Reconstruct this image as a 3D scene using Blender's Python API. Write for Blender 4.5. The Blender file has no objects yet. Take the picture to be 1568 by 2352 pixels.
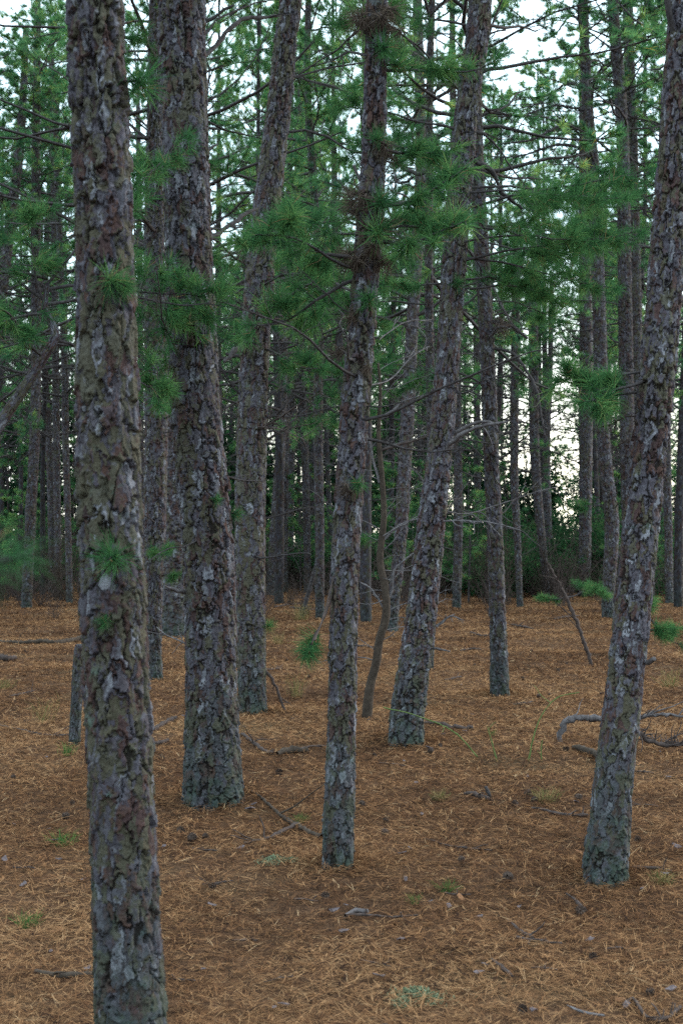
import bpy, math, random
import numpy as np
from mathutils import Vector, Matrix

SC = bpy.context.scene
COL = SC.collection
R = math.radians

# ------------------------------------------------------------------ camera
F = 50.0 / 36.0 * 2352.0
CX, CY, CAMZ = 784.0, 1176.0, 1.6
PITCH = math.atan((1250 - 1176) / F)
cam_d = bpy.data.cameras.new('camera')
cam = bpy.data.objects.new('camera', cam_d)
COL.objects.link(cam)
cam.location = (0, 0, CAMZ)
cam.rotation_euler = (math.pi / 2 + PITCH, 0, 0)
cam_d.sensor_fit = 'VERTICAL'
cam_d.sensor_height = 36
cam_d.sensor_width = 24
cam_d.lens = 50
cam_d.clip_end = 2000
cam_d.clip_start = 0.05
cam_d.dof.use_dof = True
cam_d.dof.focus_distance = 8.6
cam_d.dof.aperture_fstop = 5.6
SC.camera = cam

_r, _u, _f = np.array([1., 0, 0]), np.array([0, -math.sin(PITCH), math.cos(PITCH)]), np.array([0, math.cos(PITCH), math.sin(PITCH)])
def ray(px, py):
    return _r * (px - CX) / F + _u * (CY - py) / F + _f
def P(px, py, Y):                      # the point at depth Y (metres along the ground) seen at a place of the photo
    d = ray(px, py)
    return np.array([0, 0, CAMZ]) + d * (Y / d[1])
def G(px, py, z=0.0):                  # the point of the ground seen there
    d = ray(px, py)
    return np.array([0, 0, CAMZ]) + d * ((z - CAMZ) / d[2])

# ------------------------------------------------------------------ noise
def h32(*ks):
    h = np.zeros(np.broadcast(*ks).shape, np.uint32) + np.uint32(0x9E3779B9)
    for i, k in enumerate(ks):
        k = np.asarray(k).astype(np.int64).astype(np.uint32)
        h = (h ^ (k * np.uint32(0x85EBCA6B + 2 * i))) * np.uint32(0xC2B2AE35)
        h ^= h >> np.uint32(15)
        h = h * np.uint32(0x27D4EB2F)
        h ^= h >> np.uint32(13)
    return h.astype(np.float64) / 4294967295.0
def vnoise(x, y, z, seed=0):
    xi, yi, zi = np.floor(x), np.floor(y), np.floor(z)
    fx, fy, fz = x - xi, y - yi, z - zi
    fx, fy, fz = (f * f * (3 - 2 * f) for f in (fx, fy, fz))
    out = 0
    for a in (0, 1):
        for b in (0, 1):
            for c in (0, 1):
                w = (fx if a else 1 - fx) * (fy if b else 1 - fy) * (fz if c else 1 - fz)
                out = out + w * h32(xi + a, yi + b, zi + c, np.int64(seed))
    return out * 2 - 1
def fbm(x, y, z, o=3, seed=0):
    a, s, out = 1.0, 1.0, 0
    for k in range(o):
        out = out + a * vnoise(x * s, y * s, z * s, seed + k)
        a *= .5; s *= 2.03
    return out
def sstep(a, b, x):
    t = np.clip((x - a) / (b - a), 0, 1)
    return t * t * (3 - 2 * t)

# ------------------------------------------------------------------ materials
def new_mat(name):
    m = bpy.data.materials.new(name); m.use_nodes = True
    nt = m.node_tree; nt.nodes.clear()
    out = nt.nodes.new('ShaderNodeOutputMaterial')
    return m, nt, out
def nd(nt, t, **kw):
    n = nt.nodes.new(t)
    for k, v in kw.items():
        if k in n.inputs.keys(): n.inputs[k].default_value = v
        else: setattr(n, k, v)
    return n
def ramp(nt, stops, interp='LINEAR'):
    n = nt.nodes.new('ShaderNodeValToRGB'); cr = n.color_ramp; cr.interpolation = interp
    while len(cr.elements) < len(stops): cr.elements.new(.5)
    for e, (p, c) in zip(cr.elements, stops):
        e.position = p; e.color = (*c, 1)
    return n
def mix(nt, fac, a, b, blend='MIX'):
    n = nt.nodes.new('ShaderNodeMix'); n.data_type = 'RGBA'; n.blend_type = blend
    for s, v in ((n.inputs[0], fac), (n.inputs[6], a), (n.inputs[7], b)):
        if isinstance(v, (int, float)): s.default_value = v
        elif isinstance(v, tuple): s.default_value = (*v, 1)
        else: nt.links.new(v, s)
    return n.outputs[2]
def maprange(nt, v, a, b, c=0., d=1.):
    n = nt.nodes.new('ShaderNodeMapRange'); n.inputs[1].default_value = a; n.inputs[2].default_value = b
    n.inputs[3].default_value = c; n.inputs[4].default_value = d
    nt.links.new(v, n.inputs[0]); return n.outputs[0]

def bark_material(name, lichen=.55, val=(.52, .74), bump=True):
    m, nt, out = new_mat(name); L = nt.links.new
    tc = nd(nt, 'ShaderNodeTexCoord'); oi = nd(nt, 'ShaderNodeObjectInfo')
    pl = nd(nt, 'ShaderNodeAttribute', attribute_name='plate')
    ed = nd(nt, 'ShaderNodeAttribute', attribute_name='edge')
    fk = nd(nt, 'ShaderNodeAttribute', attribute_name='flake')
    r = ramp(nt, [(0.1, (.040, .026, .026)), (.23, (.070, .044, .044)), (.32, (.088, .052, .043)), (.44, (.070, .060, .074)),
                  (.56, (.106, .100, .117)), (.66, (.076, .064, .074)), (.76, (.176, .174, .196)), (.92, (.26, .258, .285))])
    L(pl.outputs['Fac'], r.inputs[0])
    n1 = nd(nt, 'ShaderNodeTexNoise', Scale=48.0, Detail=6.0, Roughness=.72); L(tc.outputs['Object'], n1.inputs['Vector'])
    c = mix(nt, maprange(nt, n1.outputs[0], .3, .7), (.30, .30, .30), (.78, .76, .74))
    c = mix(nt, .85, r.outputs[0], c, 'OVERLAY')
    # olive crust over what has not flaked off, in broad patches
    n2 = nd(nt, 'ShaderNodeTexNoise', Scale=3.6, Detail=6.0, Roughness=.74); L(tc.outputs['Object'], n2.inputs['Vector'])
    n3 = nd(nt, 'ShaderNodeTexNoise', Scale=45.0, Detail=4.0, Roughness=.7); L(tc.outputs['Object'], n3.inputs['Vector'])
    add = nd(nt, 'ShaderNodeMath', operation='MULTIPLY_ADD'); L(n3.outputs[0], add.inputs[0]); add.inputs[1].default_value = .5; L(n2.outputs[0], add.inputs[2])
    a2 = nd(nt, 'ShaderNodeMath', operation='MULTIPLY_ADD'); L(fk.outputs['Fac'], a2.inputs[0]); a2.inputs[1].default_value = -.55; L(add.outputs[0], a2.inputs[2])
    t0 = .64 - .22 * lichen
    olive = mix(nt, n1.outputs[0], (.052, .046, .030), (.138, .126, .088))
    c = mix(nt, maprange(nt, a2.outputs[0], t0, t0 + .10, 0, .88), c, olive)
    n4 = nd(nt, 'ShaderNodeTexNoise', Scale=11.0, Detail=5.0, Roughness=.75); L(tc.outputs['Object'], n4.inputs['Vector'])
    c = mix(nt, maprange(nt, n4.outputs[0], .60, .70, 0, .7 * lichen), c, (.125, .180, .150))
    sp = nd(nt, 'ShaderNodeSeparateXYZ'); L(tc.outputs['Object'], sp.inputs[0])       # algae on the damp foot of the stem
    mm = nd(nt, 'ShaderNodeMath', operation='MULTIPLY'); L(maprange(nt, sp.outputs[2], .0, .8, .85, 0), mm.inputs[0]); L(maprange(nt, n4.outputs[0], .35, .6), mm.inputs[1])
    c = mix(nt, mm.outputs[0], c, (.052, .074, .062))
    c = mix(nt, maprange(nt, ed.outputs['Fac'], 0, .55, .9, 0), c, (.016, .012, .010))  # dark inner bark in the cracks, deepened with painted crevice shade
    hs = nd(nt, 'ShaderNodeHueSaturation', Saturation=1.12); L(c, hs.inputs['Color'])
    L(maprange(nt, oi.outputs['Random'], 0, 1, val[0], val[1]), hs.inputs['Value'])
    b = nd(nt, 'ShaderNodeBsdfPrincipled', Roughness=.78); b.inputs['Specular IOR Level'].default_value = .12
    L(hs.outputs[0], b.inputs['Base Color'])
    if bump:
        n6 = nd(nt, 'ShaderNodeTexNoise', Scale=120.0, Detail=4.0, Roughness=.7); L(tc.outputs['Object'], n6.inputs['Vector'])
        bp = nd(nt, 'ShaderNodeBump', Strength=.8, Distance=.005); L(n6.outputs[0], bp.inputs['Height']); L(bp.outputs[0], b.inputs['Normal'])
    L(b.outputs[0], out.inputs[0])
    return m

def wood_material(name, c0, c1, scale=30.):
    m, nt, out = new_mat(name); L = nt.links.new
    tc = nd(nt, 'ShaderNodeTexCoord')
    n = nd(nt, 'ShaderNodeTexNoise', Scale=scale, Detail=5.0, Roughness=.7); L(tc.outputs['Object'], n.inputs['Vector'])
    r = ramp(nt, [(.3, c0), (.7, c1)]); L(n.outputs[0], r.inputs[0])
    b = nd(nt, 'ShaderNodeBsdfPrincipled', Roughness=.85); b.inputs['Specular IOR Level'].default_value = .08
    L(r.outputs[0], b.inputs['Base Color'])
    bp = nd(nt, 'ShaderNodeBump', Strength=.6, Distance=.006); L(n.outputs[0], bp.inputs['Height']); L(bp.outputs[0], b.inputs['Normal'])
    L(b.outputs[0], out.inputs[0]); return m

def leaf_material(name, stops, trans=.35, tcol=1.25, vary=.0, gloss=.0):
    m, nt, out = new_mat(name); L = nt.links.new
    at = nd(nt, 'ShaderNodeAttribute', attribute_name='rnd'); oi = nd(nt, 'ShaderNodeObjectInfo')
    r = ramp(nt, stops); L(at.outputs['Fac'], r.inputs[0])
    hs = nd(nt, 'ShaderNodeHueSaturation'); L(r.outputs[0], hs.inputs['Color'])
    L(maprange(nt, oi.outputs['Random'], 0, 1, .5 - .022 * vary, .5 + .012 * vary), hs.inputs['Hue'])
    L(maprange(nt, oi.outputs['Random'], 0, 1, 1 + .3 * vary, 1 - .3 * vary), hs.inputs['Value'])
    d = nd(nt, 'ShaderNodeBsdfDiffuse'); t = nd(nt, 'ShaderNodeBsdfTranslucent'); ms = nd(nt, 'ShaderNodeMixShader', Fac=trans)
    L(hs.outputs[0], d.inputs[0])
    v = nd(nt, 'ShaderNodeHueSaturation', Value=tcol, Saturation=1.05); L(hs.outputs[0], v.inputs['Color']); L(v.outputs[0], t.inputs[0])
    L(d.outputs[0], ms.inputs[1]); L(t.outputs[0], ms.inputs[2])
    last = ms
    if gloss:
        g = nd(nt, 'ShaderNodeBsdfGlossy', Roughness=.42); g.inputs[0].default_value = (.8, .9, .9, 1)
        m2 = nd(nt, 'ShaderNodeMixShader', Fac=gloss); L(ms.outputs[0], m2.inputs[1]); L(g.outputs[0], m2.inputs[2]); last = m2
    L(last.outputs[0], out.inputs[0]); return m

M_BARK = bark_material('flaky_bark', .6)
M_BARK_OLIVE = bark_material('flaky_bark_with_lichen', .85)
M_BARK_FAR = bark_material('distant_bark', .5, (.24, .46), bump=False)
M_LIMB = wood_material('limb_bark', (.022, .018, .018), (.070, .060, .060))
M_DEAD = wood_material('dead_wood', (.045, .036, .034), (.150, .132, .135))
M_PALE = wood_material('pale_twig', (.055, .046, .046), (.17, .155, .16))
M_SAP = wood_material('sapling_bark', (.026, .019, .015), (.070, .052, .040), 18.)
M_TWIG = wood_material('brown_twig', (.030, .022, .020), (.085, .062, .055))
M_NEEDLE = leaf_material('green_needles', [(0, (.022, .062, .028)), (.45, (.038, .102, .040)), (.75, (.075, .165, .055)), (.92, (.13, .23, .075)), (1, (.20, .13, .07))], .35, 1.4, .3)
M_NEEDLE_FAR = leaf_material('canopy_needles', [(0, (.026, .074, .038)), (.5, (.048, .124, .056)), (.78, (.095, .190, .066)), (.95, (.20, .28, .070)), (1, (.30, .23, .05))], .55, 1.6, 1.2)
M_NEEDLE_DEAD = leaf_material('dead_brown_needles', [(0, (.034, .025, .021)), (.6, (.076, .056, .044)), (1, (.14, .105, .08))], .2)
M_LEAF = leaf_material('shrub_leaves', [(0, (.012, .035, .016)), (.6, (.022, .065, .028)), (1, (.05, .10, .035))], .3, 1.3, .4)
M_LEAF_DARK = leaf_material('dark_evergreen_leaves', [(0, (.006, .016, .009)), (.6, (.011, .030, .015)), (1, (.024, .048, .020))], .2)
M_LITTER = leaf_material('fallen_needles', [(0, (.022, .014, .011)), (.26, (.085, .040, .022)), (.60, (.215, .105, .050)), (.92, (.33, .180, .088)), (1, (.42, .28, .16))], .12, 1.)
M_CONE = wood_material('cone_scales', (.030, .020, .016), (.090, .062, .050), 60.)
M_CHIP = wood_material('bark_flake_surface', (.050, .036, .035), (.155, .125, .132), 70.)
M_CHIP_RED = wood_material('inner_bark_surface', (.10, .045, .022), (.24, .115, .055), 60.)
M_GRASS = leaf_material('grass_blades', [(0, (.06, .08, .025)), (.5, (.14, .12, .05)), (1, (.28, .19, .095))], .3)
M_SEED = leaf_material('seedling_needles', [(0, (.03, .08, .025)), (.7, (.065, .13, .035)), (1, (.16, .17, .055))], .3, 1.2)
M_LICHEN = leaf_material('reindeer_lichen', [(0, (.09, .115, .065)), (1, (.20, .235, .15))], .1)
M_BRIAR = wood_material('green_briar_stem', (.055, .085, .025), (.12, .15, .05))

def ground_material():
    m, nt, out = new_mat('needle_duff'); L = nt.links.new
    tc = nd(nt, 'ShaderNodeTexCoord')
    n1 = nd(nt, 'ShaderNodeTexNoise', Scale=.55, Detail=5.0, Roughness=.6); L(tc.outputs['Object'], n1.inputs['Vector'])
    n2 = nd(nt, 'ShaderNodeTexNoise', Scale=55.0, Detail=6.0, Roughness=.75); L(tc.outputs['Object'], n2.inputs['Vector'])
    n3 = nd(nt, 'ShaderNodeTexNoise', Scale=6.0, Detail=5.0, Roughness=.7); L(tc.outputs['Object'], n3.inputs['Vector'])
    r = ramp(nt, [(.30, (.016, .010, .008)), (.46, (.056, .032, .020)), (.58, (.118, .062, .034)), (.75, (.26, .158, .088))]); L(n2.outputs[0], r.inputs[0])
    c = mix(nt, maprange(nt, n3.outputs[0], .42, .68, 0, .55), r.outputs[0], (.080, .042, .026))
    c = mix(nt, maprange(nt, n1.outputs[0], .55, .7, 0, .30), c, (.13, .11, .06))
    b = nd(nt, 'ShaderNodeBsdfPrincipled', Roughness=.95); b.inputs['Specular IOR Level'].default_value = .02
    L(c, b.inputs['Base Color'])
    bp = nd(nt, 'ShaderNodeBump', Strength=.9, Distance=.012); L(n2.outputs[0], bp.inputs['Height']); L(bp.outputs[0], b.inputs['Normal'])
    L(b.outputs[0], out.inputs[0]); return m
M_GROUND = ground_material()

# ------------------------------------------------------------------ mesh plumbing
class MB:
    """collects pieces of one mesh"""
    def __init__(s):
        s.v, s.f, s.m, s.a, s.n = [], [], [], [], 0
    def add(s, v, f, mat=0, rnd=.5):
        v = np.asarray(v, float).reshape(-1, 3); f = np.asarray(f, int)
        s.v.append(v); s.f.append(f + s.n); s.m.append(np.full(len(f), mat))
        s.a.append(np.broadcast_to(np.asarray(rnd, float), (len(v),)))
        s.n += len(v)
    def mesh(s, name, mats, smooth=True, attrs=None):
        v = np.concatenate(s.v) if s.v else np.zeros((0, 3))
        a = {'rnd': np.concatenate(s.a)} if s.a else {}
        if attrs: a.update(attrs)
        return raw_mesh(name, v, s.f, s.m, mats, smooth, a)
def raw_mesh(name, v, faces, matidx, mats, smooth=True, attrs=None):
    me = bpy.data.meshes.new(name)
    me.vertices.add(len(v)); me.vertices.foreach_set('co', np.ascontiguousarray(v, np.float32).ravel())
    lv = np.concatenate([f.ravel() for f in faces]).astype(np.int32)
    tot = np.concatenate([np.full(len(f), f.shape[1]) for f in faces])
    start = np.concatenate([[0], np.cumsum(tot)[:-1]]).astype(np.int32)
    me.loops.add(len(lv)); me.loops.foreach_set('vertex_index', lv)
    me.polygons.add(len(tot)); me.polygons.foreach_set('loop_start', start)
    me.polygons.foreach_set('material_index', np.concatenate(matidx).astype(np.int32))
    me.polygons.foreach_set('use_smooth', np.full(len(tot), smooth))
    for k, arr in (attrs or {}).items():
        at = me.attributes.new(k, 'FLOAT', 'POINT'); at.data.foreach_set('value', np.ascontiguousarray(arr, np.float32))
    for m in mats: me.materials.append(m)
    me.update(calc_edges=True)
    return me
def ob(name, me, parent=None, loc=(0, 0, 0), rot=(0, 0, 0), scale=1.):
    o = bpy.data.objects.new(name, me); COL.objects.link(o)
    o.location = loc; o.rotation_euler = rot
    o.scale = (scale,) * 3 if isinstance(scale, (int, float)) else scale
    if parent: o.parent = parent
    return o
def tag(o, label, cat, group=None):
    o['label'] = label; o['category'] = cat
    if group: o['group'] = group
    return o
def empty(name, loc, rz=0.):
    o = bpy.data.objects.new(name, None); COL.objects.link(o); o.location = loc; o.rotation_euler = (0, 0, rz)
    o.empty_display_size = .1
    return o

def norm(v):
    v = np.asarray(v, float); return v / (np.linalg.norm(v, axis=-1, keepdims=True) + 1e-12)
def tube(mb, pts, rad, n=6, mat=0, rnd=.5):
    pts = np.asarray(pts, float); k = len(pts)
    t = norm(np.gradient(pts, axis=0))
    ref = np.array([0.31, 0.17, .93]) if abs(t[0][2]) < .8 else np.array([1., .1, 0])
    a = norm(np.cross(t, ref)); b = np.cross(t, a)
    th = np.arange(n) * 2 * math.pi / n
    rad = np.broadcast_to(np.asarray(rad, float), (k,))
    v = pts[:, None] + rad[:, None, None] * (a[:, None] * np.cos(th)[None, :, None] + b[:, None] * np.sin(th)[None, :, None])
    i = np.arange(k - 1)[:, None] * n; j = np.arange(n)[None]; j2 = (j + 1) % n
    f = np.stack([i + j, i + j2, i + n + j2, i + n + j], -1).reshape(-1, 4)
    mb.add(v, f, mat, rnd)
    c = len(pts) - 1
    mb.add(np.concatenate([v[-1], pts[-1:] + t[-1:] * rad[-1] * .5]), [[q, (q + 1) % n, n] for q in range(n)], mat, rnd)
def resample(pts, rad, step):
    """Catmull-Rom through the points"""
    pts = np.asarray(pts, float); rad = np.asarray(rad, float)
    q = np.concatenate([2 * pts[:1] - pts[1:2], pts, 2 * pts[-1:] - pts[-2:-1]]); rr = np.concatenate([rad[:1], rad, rad[-1:]])
    op, orr = [], []
    for i in range(1, len(q) - 2):
        n = max(2, int(np.linalg.norm(q[i + 1] - q[i]) / step))
        t = (np.arange(n) / n)[:, None]
        p0, p1, p2, p3 = q[i - 1:i + 3]
        op.append(.5 * (2 * p1 + (p2 - p0) * t + (2 * p0 - 5 * p1 + 4 * p2 - p3) * t ** 2 + (3 * p1 - p0 - 3 * p2 + p3) * t ** 3))
        orr.append(rr[i] + (rr[i + 1] - rr[i]) * t[:, 0])
    op.append(q[-2:-1]); orr.append(rr[-2:-1])
    return np.concatenate(op), np.concatenate(orr)

def tufts(mb, rng, C, A, n, L, w, mat, spread=(12, 78), back=.08, bend=False, tone=None, droop=.25):
    """needle tufts: n needles fanned round each centre C along its axis A"""
    C = np.asarray(C, float); A = norm(A); T = len(C)
    if T == 0: return
    C = np.repeat(C, n, 0); A = np.repeat(A, n, 0); N = T * n
    q = norm(np.cross(A, rng.normal(size=(N, 3))))
    al = np.radians(rng.uniform(spread[0], spread[1], N))[:, None]
    d = norm(A * np.cos(al) + q * np.sin(al) - np.array([0, 0, 1]) * droop * rng.uniform(0, 1, (N, 1)))
    base = C - A * (rng.uniform(0, 1, (N, 1)) * back)
    ln = (L * rng.uniform(.65, 1.1, N))[:, None]
    s = norm(np.cross(d, rng.normal(size=(N, 3)))) * (w / 2)
    rd = np.clip((np.repeat(rng.uniform(0, 1, T) if tone is None else np.full(T, tone), n) * .6 + rng.uniform(0, .4, N)), 0, .97)
    rd = np.where(rng.uniform(0, 1, N) < .02, 1., rd)
    if bend:
        mid = base + d * ln * .55
        d2 = norm(d - np.array([0, 0, 1]) * .28)
        v = np.stack([base - s, base + s, mid + s * .85, mid - s * .85, mid + d2 * ln * .45], 1)
        k = np.arange(N)[:, None] * 5
        o = mb.n; mb.add(v.reshape(-1, 3), k + np.array([[0, 1, 2, 3]]), mat, np.repeat(rd, 5))
        mb.f.append(k + np.array([[3, 2, 4]]) + o); mb.m.append(np.full(N, mat))
    else:
        v = np.stack([base - s, base + s, base + d * ln], 1)
        mb.add(v.reshape(-1, 3), np.arange(N * 3).reshape(-1, 3), mat, np.repeat(rd, 3))

def wander(rng, p, d, length, k, jit, curve):
    pts = [np.array(p, float)]; d = norm(d)
    for i in range(k):
        d = norm(d + rng.normal(size=3) * jit + np.array([0, 0, curve]))
        pts.append(pts[-1] + d * length / k)
    return np.array(pts)

def limb(mb, rng, p, d, length, r0, ntw, tn, L, w, foliage=.55, seg=7, bend=False, curve=.05, jit=.16, sides=5, dead=0, mats=(0, 1), mid_tufts=True):
    """a pine limb: crooked axis, side twigs, tufts toward the ends; foliage = the share of its outer length that carries needles"""
    ax = wander(rng, p, d, length, seg, jit, curve)
    rad = np.linspace(r0, r0 * .28, len(ax))
    tube(mb, ax, rad, sides, mats[0])
    C, A = [], []
    for i in range(ntw):
        t = rng.uniform(.22, 1.); j = min(int(t * seg), seg - 1); f = t * seg - j
        q = ax[j] * (1 - f) + ax[j + 1] * f; td = norm(ax[j + 1] - ax[j])
        sd = norm(np.cross(td, [0, 0, 1]) * (1 if i % 2 else -1) + np.array([0, 0, rng.normal() * .35]))
        tl = length * rng.uniform(.14, .34) * (1.15 - .5 * t)
        tw = wander(rng, q, td * rng.uniform(.35, .9) + sd, tl, 3, .2, .09)
        tube(mb, tw, np.linspace(r0 * .26, r0 * .10, 4), 3, mats[0])
        if t > 1 - foliage and rng.uniform() > dead:
            C.append(tw[-1]); A.append(tw[-1] - tw[-2] + [0, 0, .1 * tl])
            if mid_tufts and rng.uniform() < .75: C.append(tw[2]); A.append(tw[3] - tw[1])
            if mid_tufts and rng.uniform() < .4: C.append(tw[2]); A.append(tw[2] - tw[1] + rng.normal(size=3) * tl * .3)
    if foliage > 0:
        C.append(ax[-1]); A.append(ax[-1] - ax[-2])
        tufts(mb, rng, np.array(C), np.array(A), tn, L, w, mats[1], bend=bend)

# ------------------------------------------------------------------ trunks with flaking plates of bark
def trunk_mesh(name, pts, rad, nth, step, fine_to, seed, mats, cw=.050, ch=.100, D=.018, flare=.12, step_hi=.05):
    """pts in local space from the base up; plates, cracks and lifted flakes are real relief"""
    cl, cr = resample(pts, rad, .05)
    s = np.concatenate([[0], np.cumsum(np.linalg.norm(np.diff(cl, axis=0), axis=1))])
    S = s[-1]; fine_to = min(fine_to, S)
    sv = np.arange(0, fine_to, step)
    if fine_to < S: sv = np.concatenate([sv, np.arange(fine_to, S, step_hi), [S]])
    c = np.stack([np.interp(sv, s, cl[:, i]) for i in range(3)], 1); r = np.interp(sv, s, cr)
    t = norm(np.gradient(c, sv, axis=0))
    e1 = norm(np.array([1., 0, 0]) - t * t[:, :1]); e2 = np.cross(t, e1)
    th = np.arange(nth) * 2 * math.pi / nth
    TH, SS = np.meshgrid(th, sv); Rm = r[:, None]
    R0 = float(np.median(r[:max(4, len(r) // 2)]))
    cwid = cw * (R0 / .11) ** .45; chei = ch * (R0 / .11) ** .45
    nu = max(6, int(round(2 * math.pi * R0 / cwid)))
    X, Y = np.cos(TH) * R0, np.sin(TH) * R0
    big = fbm(X * 3, Y * 3, SS * 1.2, 2, seed + 50)
    k0 = cwid * .55
    wu = vnoise(X / k0, Y / k0, SS / (k0 * 1.9), seed + 1) * .34 + vnoise(X / k0 * 2.6, Y / k0 * 2.6, SS / k0 * 1.7, seed + 2) * .17 + vnoise(X / k0 * 7, Y / k0 * 7, SS / k0 * 5, seed + 61) * .06
    wv = vnoise(X / k0, Y / k0, SS / (k0 * 1.9), seed + 3) * .34 + vnoise(X / k0 * 2.6, Y / k0 * 2.6, SS / k0 * 1.7, seed + 4) * .17 + vnoise(X / k0 * 7, Y / k0 * 7, SS / k0 * 5, seed + 62) * .06
    def cells(U, V, n, sd, jit=.9, p=2.6):
        F1 = np.full(U.shape, 9.); F2 = F1.copy(); ID = np.zeros(U.shape); DU = ID.copy(); DV = ID.copy()
        ui, vi = np.floor(U), np.floor(V)
        for a in (-1, 0, 1):
            for b in (-1, 0, 1):
                gu, gv = ui + a, vi + b; k = np.mod(gu, n)
                sx = gu + .5 + (h32(k, gv, sd) - .5) * jit; sy = gv + .5 + (h32(k, gv, sd + 7) - .5) * jit
                du, dv = U - sx, V - sy
                q = (np.abs(du) ** p + np.abs(dv) ** p) ** (1 / p); idd = h32(k, gv, sd + 13)
                new = q < F1
                F2 = np.where(new, F1, np.minimum(F2, q))
                ID = np.where(new, idd, ID); DU = np.where(new, du, DU); DV = np.where(new, dv, DV)
                F1 = np.where(new, q, F1)
        return F2 - F1, ID, DU, DV
    e, ID, DU, DV = cells(TH / (2 * math.pi) * nu + wu, SS / chei + wv, nu, seed)
    n2 = int(round(nu * 1.7))
    e2_, ID2, DU2, DV2 = cells(TH / (2 * math.pi) * n2 + wu * 2.2 + 3, SS / chei * 1.55 + wv * 2.2, n2, seed + 101)
    n3 = int(round(nu * 3.4))
    e3_, ID3, DU3, DV3 = cells(TH / (2 * math.pi) * n3 + wu * 3.2 + 3, SS / chei * 3. + wv * 3.2, n3, seed + 151)
    brk = fbm(X / (cwid * 1.1), Y / (cwid * 1.1), SS / (chei * 1.2), 2, seed + 30)        # some cracks are wide, some close up
    gap = np.clip(.095 + .12 * brk + .05 * big, .0, .24)
    plate = np.clip(sstep(gap * .45, gap + .03, e) + .55 * sstep(-.10, -.6, brk), 0, 1)
    r1 = h32(ID * 1e6, seed + 1); r2 = h32(ID * 1e6, seed + 2); r3 = h32(ID * 1e6, seed + 3)
    lift = np.clip(-DV * (.25 + .9 * r2) + DU * (r3 - .5) * .8, -.45, .6)
    lift2 = np.clip(-DV2 * (.1 + .8 * h32(ID2 * 1e6, seed + 8)), -.4, .45)
    h = plate * (.62 + .34 * r1 + lift * .75) + (.3 + .7 * plate) * ((ID2 - .5) * .46 + lift2 * .6 + (ID3 - .5) * .20)
    h = h + fbm(X / .011, Y / .011, SS / .016, 2, seed + 9) * .07
    amp = D * (R0 / .11) ** .5 * (1 + .25 * big)
    Rr = Rm * (1 + .035 * fbm(X * 9, Y * 9, SS * 2.5, 2, seed + 20)) + amp * (h - .62)
    lob = 1 + .35 * np.sin(TH * 4 + seed) + .2 * np.sin(TH * 7 + seed * 2)
    Rr = Rr + R0 * flare * lob * np.exp(-SS / (R0 * 1.0))
    v = c[:, None] + Rr[..., None] * (np.cos(TH)[..., None] * e1[:, None] + np.sin(TH)[..., None] * e2[:, None])
    m, n = TH.shape
    i = np.arange(m - 1)[:, None] * n; j = np.arange(n)[None]; j2 = (j + 1) % n
    f = np.stack([i + j, i + j2, i + n + j2, i + n + j], -1).reshape(-1, 4)
    pl = np.clip(.25 * h32(ID * 1e6, seed + 5) + .55 * h32(ID2 * 1e6, seed + 6) + .20 * ID3, 0, 1); fl = h32(ID2 * 1e6, seed + 16) * .75 + .25 * ID3
    top = np.arange(n)[None] + (m - 1) * n
    me = raw_mesh(name, v.reshape(-1, 3), [f, top], [np.zeros(len(f)), np.zeros(1)], mats, True, {'plate': pl.ravel(), 'edge': plate.ravel(), 'flake': fl.ravel()})
    return me

# ------------------------------------------------------------------ the ground
MOUNDS = []
def gz(x, y):
    x = np.asarray(x, float); y = np.asarray(y, float); z0 = np.zeros_like(x)
    d = np.hypot(x, y)
    g = .030 * fbm(x * .55, y * .55, z0, 3, 5) + .009 * fbm(x * 5, y * 5, z0, 2, 8)
    g = g * sstep(0, 3, d) + .6 * sstep(45, 160, y) * vnoise(x * .03, y * .03, z0, 4)
    for mx, my, mr in MOUNDS:
        g = g + .16 * mr * np.exp(-((x - mx) ** 2 + (y - my) ** 2) / (2.2 * mr) ** 2)
    return g
def gzs(x, y): return float(gz(np.array([x]), np.array([y]))[0])

# ------------------------------------------------------------------ prototypes
def make_crown(seed, H, nl, tn, L, w, reach, bare=.25, r0=.028, low_sparse=.35, ntw=9):
    """limbs and needles of a pine from the crown's foot (z = 0) to the tip (z = H)"""
    rng = np.random.default_rng(seed); mb = MB()
    for i in range(nl):
        z = H * (i + rng.uniform(0, 1)) / nl; t = z / H
        az = i * 2.4 + rng.normal() * .5
        ln = reach * (1.05 - .72 * t ** 1.3) * rng.uniform(.6, 1.15)
        up = -.05 + .75 * t + rng.normal() * .15
        isbare = t < low_sparse and rng.uniform() < bare * 2
        limb(mb, rng, (0, 0, z), (math.cos(az), math.sin(az), up), ln, r0 * (1.1 - .6 * t), ntw if not isbare else 6, tn, L, w,
             foliage=0 if isbare else rng.uniform(.6, .9), dead=.04 + (.25 if t < low_sparse else 0), curve=.045, seg=6, sides=4)
    tube(mb, wander(rng, (0, 0, H * .8), (0, 0, 1), H * .22, 4, .08, 0), np.linspace(.03, .01, 5), 4, 0)
    tufts(mb, rng, np.array([[0, 0, H], [.05, 0, H * .97], [-.05, .05, H * .95]]), np.tile([0, 0, 1.], (3, 1)), tn, L, w, 1)
    return mb.mesh('crown', [M_LIMB, M_NEEDLE_FAR])
CROWNS = [make_crown(100 + i, (8.5, 9.5, 7.5, 10, 8.5, 9.)[i], (52, 56, 46, 60, 54, 52)[i], 64, .14, .0058, (2.5, 2.8, 2.3, 2.6, 3.0, 2.4)[i], ntw=14) for i in range(6)]
CROWN_H = (8.5, 9.5, 7.5, 10, 8.5, 9.)

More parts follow.
